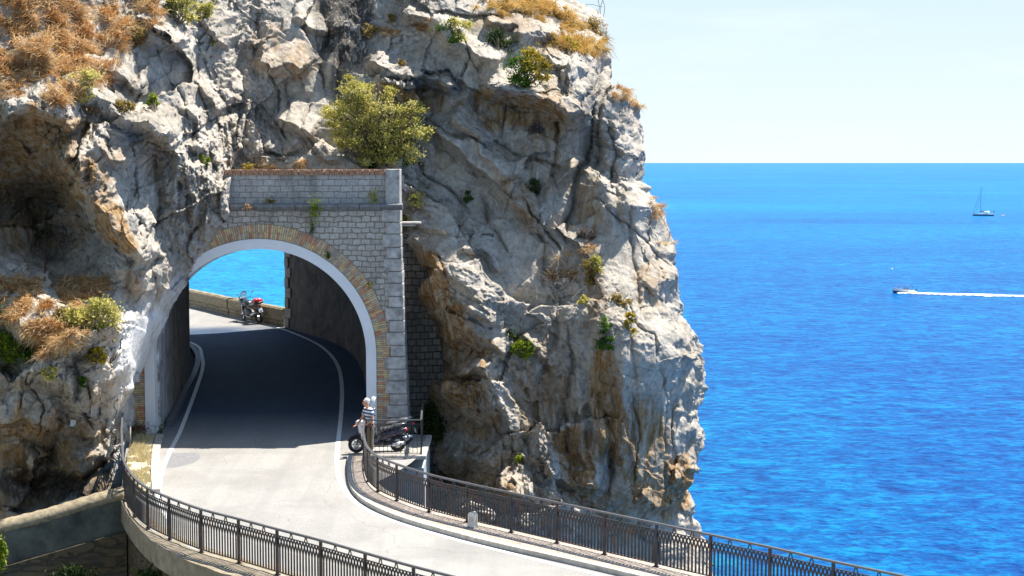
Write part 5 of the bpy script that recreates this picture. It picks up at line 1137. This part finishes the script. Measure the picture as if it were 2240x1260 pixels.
# ---------------------------------------------------------------- vegetation
def leafmat(name,cols,rough=.6,trans=.42):
    m,nt,b=mat(name); at=N(nt,'ShaderNodeAttribute',attribute_name='tint'); sp=N(nt,'ShaderNodeSeparateColor'); L(nt,at.outputs['Color'],sp.inputs[0])
    c=ramp(nt,sp.outputs[0],[(i/(len(cols)-1),q) for i,q in enumerate(cols)]); L(nt,c,b.inputs['Base Color']); b.inputs['Roughness'].default_value=rough; b.inputs['Specular IOR Level'].default_value=.3
    tr=N(nt,'ShaderNodeBsdfTranslucent'); L(nt,c,tr.inputs[0]); mx=N(nt,'ShaderNodeMixShader'); mx.inputs[0].default_value=trans
    L(nt,b.outputs[0],mx.inputs[1]); L(nt,tr.outputs[0],mx.inputs[2]); L(nt,mx.outputs[0],nt.nodes['Material Output'].inputs[0]); return m
LM={'olive':leafmat('olive_leaves',[(.18,.18,.05),(.40,.37,.08),(.60,.54,.13),(.70,.63,.24),(.50,.46,.17)]),
'yellow':leafmat('yellow_leaves',[(.16,.13,.01),(.38,.28,.015),(.52,.38,.03),(.30,.26,.04)]),
'green':leafmat('green_leaves',[(.015,.05,.01),(.04,.11,.015),(.10,.20,.02),(.17,.26,.03)]),
'dark':leafmat('dark_leaves',[(.012,.025,.008),(.03,.055,.012),(.06,.10,.02),(.09,.12,.03)]),
'lime':leafmat('lime_leaves',[(.10,.18,.01),(.26,.34,.02),(.40,.42,.03)]),
'ochre':leafmat('ochre_leaves',[(.16,.12,.03),(.30,.22,.06),(.42,.30,.10),(.25,.22,.06)]),
'purple':leafmat('purple_grey_leaves',[(.10,.07,.07),(.20,.15,.14),(.30,.26,.22)]),
'dry':leafmat('dry_grass',[(.16,.08,.03),(.56,.26,.07),(.42,.27,.13),(.68,.48,.24),(.80,.66,.44),(.64,.36,.11)],.8,.3),
'straw':leafmat('straw_grass',[(.42,.34,.16),(.62,.54,.32),(.72,.66,.46),(.50,.40,.18)],.8,.3),
'gold':leafmat('golden_grass',[(.34,.20,.05),(.58,.38,.12),(.72,.52,.20)],.8,.3),
'brown':leafmat('brown_scrub',[(.10,.06,.035),(.22,.14,.08),(.34,.23,.14)],.8,.2)}
def fastmesh(name,V,Fq,tint,mt,parent=None):
    V=np.asarray(V,np.float32).reshape(-1,3); Fq=np.asarray(Fq,np.int32); k=Fq.shape[1]
    me=bpy.data.meshes.new(name); me.vertices.add(len(V)); me.vertices.foreach_set('co',V.reshape(-1)); me.loops.add(Fq.size); me.loops.foreach_set('vertex_index',Fq.reshape(-1))
    me.polygons.add(len(Fq)); me.polygons.foreach_set('loop_start',(np.arange(len(Fq))*k).astype(np.int32)); me.polygons.foreach_set('loop_total',np.full(len(Fq),k,np.int32)); me.update(calc_edges=True)
    at=me.color_attributes.new('tint','FLOAT_COLOR','POINT'); c=np.ones((len(V),4),np.float32); c[:,:3]=np.asarray(tint,np.float32)[:,None]; at.data.foreach_set('color',c.reshape(-1))
    me.materials.append(mt); o=bpy.data.objects.new(name,me); COL.objects.link(o)
    if parent: setworld(o,parent)
    return o
def leaves(cs,size,rg,elong=1.7):
    n=len(cs); d=rg.normal(size=(n,3)); d/=np.linalg.norm(d,axis=1)[:,None]; e=rg.normal(size=(n,3)); e-=d*(e*d).sum(1)[:,None]; e/=np.linalg.norm(e,axis=1)[:,None]
    s=size*rg.uniform(.6,1.3,n)[:,None]; a=d*s*elong*.5; b=e*s*.5
    V=np.stack([cs-a,cs+b*.9,cs+a,cs-b*.9],1).reshape(-1,3); F_=np.arange(n*4).reshape(n,4); return V,F_
seedc=[100]
def shrub(px,py,w_,h_,kind,label,group=None,side=None,name='shrub',dens=1.0,leaf=None,lift=.35,second=None,hang=0,wood='wood',clumps=None):
    """shrub rooted in the rock; w_, h_ are its spread as seen in the photo (px)"""
    seedc[0]+=1; rg=np.random.default_rng(seedc[0]); side=side or ('L' if px<500 else 'R'); sf,nf=(surfL,nrmL) if side=='L' else (surfR,nrmR)
    c=sf(px,py+h_*.30); nrm_=nf(px,py+h_*.2,12)
    if nrm_.y>0: nrm_=-nrm_
    m=c.y/F; W_=w_*m; Hh=h_*m; out=Vector((nrm_.x*.5,-1,.2)).normalized()
    base=c+out*(-.05); ctr=sf(px,py)
    if ctr.y>c.y+.2*Hh+.5: ctr=Vector((ctr.x,c.y,ctr.z))
    ctr=ctr+out*(lift*min(W_,Hh)*.6)
    root=empty(name,base,label,'shrub' if name=='shrub' else name.replace('_',' '),group)
    ncl=max(9,int(12+W_*Hh*5.0)); cl=[]; 
    for k in range(ncl):
        a=rg.uniform(0,2*math.pi); r_=math.sqrt(rg.uniform(0,1)); 
        x=math.cos(a)*r_*W_*.44*(.8+.4*rg.uniform()); z=math.sin(a)*r_*Hh*.44*(.8+.4*rg.uniform()); dpt=rg.uniform(-.5,.45)*min(W_,Hh)*.6*math.sqrt(max(.1,1-r_*r_))
        rad=min(W_,Hh)*rg.uniform(.08,.22); cl.append((np.array([ctr.x+x,ctr.y-dpt*.8,ctr.z+z]),rad,rg.uniform(0,1)))
    if clumps:
        cl=[]
        for qx,qy,qr in clumps:
            q_=Vector(U(qx,qy,ctr.y-.2-rg.uniform(0,.9))); cl.append((np.array(q_),qr*m*.62,rg.uniform(0,1)))
            for _ in range(5):
                a=rg.uniform(0,2*math.pi); cl.append((np.array(U(qx+math.cos(a)*qr*.8,qy+math.sin(a)*qr*.8,ctr.y-rg.uniform(-.4,.9))),qr*m*rg.uniform(.22,.38),rg.uniform(0,1)))
    lf=leaf or min(.075,.05+W_*.006); pts=[];tn=[]
    for cc,rad,t in cl:
        n_=int(dens*(60+rad*rad*1900))
        q=rg.normal(size=(n_,3)); q/=np.linalg.norm(q,axis=1)[:,None]; rr=rad*np.abs(rg.normal(size=n_))*.80+rad*.2; q=q*rr[:,None]*np.array([1.15,1,.85]); pts.append(cc+q); tn.append(np.clip(t*.6+rg.uniform(0,.4,n_)+q[:,2]/rad*.0,0,1))
    pts=np.concatenate(pts); tn=np.concatenate(tn)
    V,F_=leaves(pts,lf,rg)
    if second:
        k=pts[:,0]-ctr.x+ (pts[:,2]-ctr.z)*.6+rg.normal(size=len(pts))*.12*W_ > 0; kv=np.repeat(k,4)
        for mask,kd in((k,second),(~k,kind)):
            vv=V.reshape(-1,4,3)[mask].reshape(-1,3); fastmesh('foliage',vv,np.arange(len(vv)).reshape(-1,4),np.repeat(tn[mask],4),LM[kd],root)
    else: fastmesh('foliage',V,F_,np.repeat(tn,4),LM[kind],root)
    mb=MB()
    for cc,rad,t in cl:
        cv=Vector(cc); mid=base.lerp(cv,.5)+Vector(rg.normal(size=3)*.06*W_); r0=.012+.010*W_
        mb.tube([base,mid,cv],[r0,r0*.7,r0*.35],5,caps=False)
        for q in range(4):
            e_=cv+Vector(rg.normal(size=3)*rad*.7); mb.tube([cv,e_],[r0*.35,.004],4,caps=False)
    setworld(mb.build('branches',M[wood],recalc=False),root)
    return root
SG='shrubs growing out of the rock face'
shrub(820,262,225,215,'olive','large olive green bush growing above the tunnel portal',SG,side='R',dens=2.0,lift=.5,leaf=.052,clumps=[(775,186,24),(762,222,34),(802,214,28),(735,252,30),(722,246,16),(790,262,38),(842,236,28),(872,268,36),(906,244,24),(914,290,26),(846,300,36),(772,308,32),(812,334,30),(872,332,30),(742,292,24),(906,334,20),(852,206,16)])
shrub(838,352,120,40,'green','low green creeper at the foot of the large bush on the portal top',SG,side='R',dens=1.2)
shrub(1152,160,104,80,'green','green bush with a bright yellow crown on the upper ledge of the headland',SG,second='yellow',dens=1.3,lift=.5)
shrub(992,70,80,52,'green','fresh green shrub with bare twigs high above the big bush',SG,second='olive',dens=1.1)
shrub(1246,102,46,52,'yellow','small mustard yellow bush near the top right of the headland',SG)
shrub(1090,95,60,60,'dark','dark shaded bush under the golden grass ledge',SG,dens=.9)
shrub(385,32,110,70,'dark','dark green bush at the top edge left of centre',SG,side='L',second='olive',dens=1.2)
shrub(444,25,50,46,'olive','olive tuft at the top edge right of the dark green bush',SG,side='L')
shrub(182,188,72,80,'olive','yellow green bush hanging below the dry grass slope',SG,side='L',dens=1.3,second='olive')
shrub(182,238,60,44,'brown','brown withered scrub under the yellow green bush on the left',SG,side='L')
shrub(290,80,60,56,'ochre','ochre yellow scrub at the right end of the dry grass slope',SG,side='L')
shrub(268,236,44,36,'ochre','small ochre tuft on the pale rock left of centre',SG,side='L')
shrub(336,226,22,44,'lime','slim pale green sprig on the pale rock face',SG,side='L')
shrub(446,356,24,40,'lime','small green sprig on the rock just left of the portal parapet',SG,side='L')
shrub(464,84,20,40,'olive','thin olive plant in a vertical rock crack near the top',SG,side='L')
shrub(26,742,100,130,'lime','bright green bush at the left edge of the lower ledge',SG,side='L',second='green',dens=1.4)
shrub(205,695,105,90,'olive','grey olive bush on the right half of the lower ledge',SG,side='L',dens=1.3)
shrub(130,700,70,50,'ochre','ochre bush in the middle of the lower ledge',SG,side='L',dens=1.1)
shrub(206,776,56,46,'ochre','ochre tuft growing over the ledge rim above the pale boulder',SG,side='L',second='yellow')
shrub(116,818,46,30,'olive','small olive cushion plant on the grey rock below the ledge',SG,side='L')
shrub(184,836,18,26,'green','tiny green sprig on the rock below the ledge',SG,side='L')
shrub(80,512,46,26,'dark','dark plant in the deep hollow of the left rock',SG,side='L')
shrub(890,500,26,66,'lime','yellow green plant beside the top corner of the portal pier',SG,side='R')
shrub(889,535,22,26,'green','dark green tuft under the stone slab beside the pier',SG,side='R')
shrub(912,436,38,44,'olive','small shrub on the rock right of the portal cornice',SG,side='R',dens=.8)
shrub(1022,432,22,40,'green','thin green plant on the smooth grey rock right of the portal',SG,side='R',dens=.8)
shrub(1165,414,36,34,'dark','dark green cushion in the middle of the headland',SG,side='R')
shrub(1168,286,32,30,'purple','grey sage plant under the big brown overhang',SG,side='R')
shrub(1278,516,44,30,'purple','purple grey plant in the central gully',SG,side='R')
shrub(1296,584,44,84,'ochre','hanging pale yellow green bush in the centre of the headland',SG,side='R',dens=1.3,second='olive')
shrub(1356,660,50,34,'ochre','ochre bush on the small ledge right of the gully',SG,side='R')
shrub(1372,712,28,60,'yellow','mustard coloured upright bush below the ochre one',SG,side='R')
shrub(1326,738,44,84,'green','bright green leafy plant in the crack beside the mustard bush',SG,side='R',dens=1.2)
shrub(1278,652,24,22,'olive','small olive tuft beneath the hanging bush',SG,side='R')
shrub(1142,766,50,60,'lime','light green fern like plant on the lower middle rock',SG,side='R')
shrub(1112,738,46,26,'dark','dark greenery in the crack left of the light green plant',SG,side='R')
shrub(1130,1012,24,52,'lime','bright lime plant in the dark vertical crack near the railing',SG,side='R',dens=1.3)
shrub(952,925,78,84,'dark','dark green ivy spreading at the foot of the recess beside the balcony',SG,side='R',dens=1.5)
shrub(925,838,18,24,'green','tiny green sprig on the shaded side wall',SG,side='R')
shrub(810,66,34,34,'ochre','dry hanging plant high above the large bush',SG,side='R')
shrub(858,40,28,18,'ochre','small golden tuft on the upper rock ledge',SG,side='R')
shrub(876,140,22,20,'ochre','tiny dry tuft on the edge of the pale ledge',SG,side='R')
shrub(1290,60,44,50,'ochre','dry yellow scrub at the very top right edge of the headland',SG,side='R')
# plants rooted in the portal masonry
def tuft(p,w_,h_,kind,label,n=160,leaf=.05):
    seedc[0]+=1; rg=np.random.default_rng(seedc[0]); p=Vector(p); root=empty('wall_plant',p,label,'plant','plants rooted in the portal masonry')
    q=rg.normal(size=(n,3))*np.array([w_,.07,h_])*.38+np.array([p.x,p.y-.10,p.z]); V,F_=leaves(q,leaf,rg); fastmesh('foliage',V,F_,np.repeat(rg.uniform(0,1,n),4),LM[kind],root)
    mb=MB()
    for k in range(7): e_=p+Vector((rg.normal()*w_*.4,-.12,rg.normal()*h_*.4)); mb.tube([p+Vector((0,.05,0)),e_],[.012,.004],4)
    setworld(mb.build('stems',M['wood'],recalc=False),root)
tuft((PX_(695),YF-.22,PZ_(456)),.30,.55,'lime','green plant hanging over the middle of the portal cornice',260)
tuft((PX_(822),YF+.02,PZ_(432)),.26,.36,'olive','olive plant above the cornice near the corner pillar',150)
tuft((PX_(596),YF+.02,PZ_(440)),.26,.16,'ochre','dry yellow tuft on the left part of the cornice',80)
tuft((PX_(552),YF-.25,PZ_(452)),.16,.14,'dry','small dry tuft at the left end of the cornice',60)
tuft((PX_(687),YF-.02,PZ_(500)),.08,.35,'green','thin green creeper between cornice and arch',70)
tuft((PX_(720),YF-.04,PZ_(557)),.14,.14,'green','tiny green plant on the brick arch ring',60)
tuft((PX_(812),YF-.02,PZ_(621)),.16,.20,'olive','small olive plant at the edge of the arch bricks',60)
tuft((PX_(548),YF+.35,PZ_(366)),.25,.2,'yellow','small yellow tuft on the left end of the brick coping',80)
tuft((PX_(300),YF-.1,.62),.6,.25,'brown','brown weeds at the left foot of the arch',260)
tuft((PX_(352),YF-.1,.55),.12,.25,'green','small green weed at the left foot of the white rim',60)
def plant_at(p,w_,h_,kind,label):
    tuft(p,w_,h_,kind,label,500,.07)
plant_at(U(2,1208,41.5),.22,.5,'lime','bright green plant at the bottom left corner below the sloping wall')
plant_at(U(165,1256,42.8),.7,.3,'dark','dark creeper on the rubble wall at the bottom left')
plant_at(U(330,1262,40.2),.5,.35,'dark','dark creeper on the masonry below the curved bridge edge')
# grasses: too many blades to count
def grass(name,label,side,fn,n,kind,length,wd=.022,seed=1,clump=.22):
    rg=np.random.default_rng(seed); sf,nf=(surfL,nrmL) if side=='L' else (surfR,nrmR); V=[];T=[]; cnt=0
    while cnt<n:
        px,py,k=fn(rg)
        if px is None: continue
        p=sf(px,py); 
        if p.y>90: continue
        t=rg.uniform(); ln=length*rg.uniform(.6,1.3); hd=np.array([rg.normal()*.6,-.5+rg.normal()*.3,.5+rg.normal()*.3]); cc=clump*rg.uniform(.3,1.1); 
        for _ in range(k):
            b_=np.array(p)+rg.normal(size=3)*np.array([cc,.05,cc*.6])*.45; d=hd+rg.normal(size=3)*.38; d/=np.linalg.norm(d); l=ln*rg.uniform(.5,1.2)
            s_=np.cross(d,[0.3,1,.2]); s_/=np.linalg.norm(s_)+1e-6; w2=wd*.5
            m1=b_+d*l*.5+np.array([0,0,-.04*l]); tp=b_+d*l+np.array([rg.normal()*.05,-.05,-.38*l])
            V+=[b_-s_*w2,b_+s_*w2,m1+s_*w2*.8,m1-s_*w2*.8, m1-s_*w2*.8,m1+s_*w2*.8,tp+s_*w2*.2,tp-s_*w2*.2]; T+=[np.clip(t*.72+rg.uniform(0,.28),0,1)]*8; cnt+=1
    V=np.array(V); o=fastmesh(name,V,np.arange(len(V)).reshape(-1,4),T,LM[kind]); tag(o,label,'grass',kind='stuff'); return o
def dens(px,py,sc,seed): return float(vnoise(np.array([px/sc]),np.array([py/sc]),seed)[0])
def f_up(rg):
    px,py=rg.uniform(-60,345),rg.uniform(-60,240); lim=235-max(0,px-120)*.75-(40 if px<60 else 0)
    if px>210: lim=170-(px-210)*1.0
    if py>lim+rg.normal()*16 or dens(px,py,30,5)+.6*dens(px,py,13,6)<.03: return None,None,0
    return px,py,26
grass('dry_grass','dense dry orange grass covering the upper left slope','L',f_up,36000,'dry',.42,seed=3,clump=.3)
def f_led(rg):
    px,py=rg.uniform(-60,240),rg.uniform(612,790)
    if dens(px,py,24,8)+.5*dens(px,py,10,9)<-.03 or py>665+110*math.sin(max(0,px+20)/255*3.1)+rg.normal()*15: return None,None,0
    return px,py,20
grass('dry_grass','tawny dry grass on the lower left rock ledge','L',f_led,19000,'dry',.34,seed=4,clump=.2)
def f_tr(rg):
    px,py=rg.choice([(1190,22),(1215,32),(1240,45),(1090,15),(1120,8),(1150,15),(1262,62),(1280,85),(1295,105),(1230,92),(1180,5)]); return px+rg.normal()*16,max(-50,py+rg.normal()*9),30
grass('golden_grass','golden tufts of long dry grass on the top of the headland','R',f_tr,6500,'gold',.44,seed=5,clump=.22)
def f_r2(rg):
    c=[(1345,208),(1370,212),(1385,228),(1440,470),(1432,448),(1462,520),(1280,550),(1225,575),(1205,600),(1250,600),(1385,235),(1355,214),(850,75),(930,60),(600,365),(655,362),(560,366)]; px,py=c[rg.integers(len(c))]; return px+rg.normal()*9,py+rg.normal()*6,14
grass('dry_grass','pale dry tufts along the ledges and outer edge of the headland','R',f_r2,3600,'dry',.28,seed=6,clump=.15)
# verge grass left of the road
rg=np.random.default_rng(9); V=[];T=[]
for k in range(5200):
    y=rg.uniform(45.2,52.9); x0_=float(np.interp(y,[44.9,46.6,50,52.9],[-10.7,-11.4,-12.15,-12.55])); x1_=float(np.interp(y,[45.3,47.6,51,52.9],[-10.35,-10.9,-11.62,-11.95])); x=rg.uniform(x0_,x1_)
    if vnoise(np.array([x*2.2]),np.array([y*2.2]),3)[0]<-.12: continue
    b_=np.array([x,y,zr(y)+.10]); d=np.array([rg.normal()*.4,rg.normal()*.4,1.]); d/=np.linalg.norm(d); l=rg.uniform(.05,.16); s_=np.array([.012,0,0]); V+=[b_-s_,b_+s_,b_+d*l+s_*.2,b_+d*l-s_*.2]; T+=[rg.uniform(0,1)]*4
V=np.array(V); o=fastmesh('verge_grass',V,np.arange(len(V)).reshape(-1,4),T,LM['straw']); tag(o,'short parched grass on the verge between left railing and road','grass',kind='stuff')
# tangle of bleached dead twigs in the middle of the headland
mb=MB(); rg=np.random.default_rng(21)
base=surfR(1222,640)
for k in range(60):
    p=surfR(1222+rg.normal()*24,620+rg.normal()*34)+Vector((0,-.15,0)); pts=[p]
    for q in range(4): pts.append(pts[-1]+Vector((rg.normal()*.16,-.05+rg.normal()*.08,rg.normal()*.16)))
    mb.tube(pts,[.016,.013,.010,.007,.003],5,caps=False)
o=mb.build('dead_bush',M['deadwood'],recalc=False); tag(o,'tangle of bleached dead twigs hanging in the middle of the headland','dead bush')
mb=MB(); p=surfR(1322,52)+Vector((0,.3,0)); 
for k in range(3):
    pts=[p+Vector((-.02*k,0,-.2))]
    for q in range(6): pts.append(pts[-1]+Vector((rg.normal()*.07,rg.normal()*.05,.26)))
    mb.tube(pts,.012,5,caps=False)
pts=[p+Vector((0,0,.55))]
for q in range(9): pts.append(pts[-1]+Vector((-.2,0,.05*math.sin(q*1.3)+rg.normal()*.03)))
mb.tube(pts,.010,5,caps=False); o=mb.build('wire_fence_post',M['wood'],recalc=False); o.name='loose_wire'; tag(o,'loose rusty wire and thin stake standing on the top edge of the headland','wire')
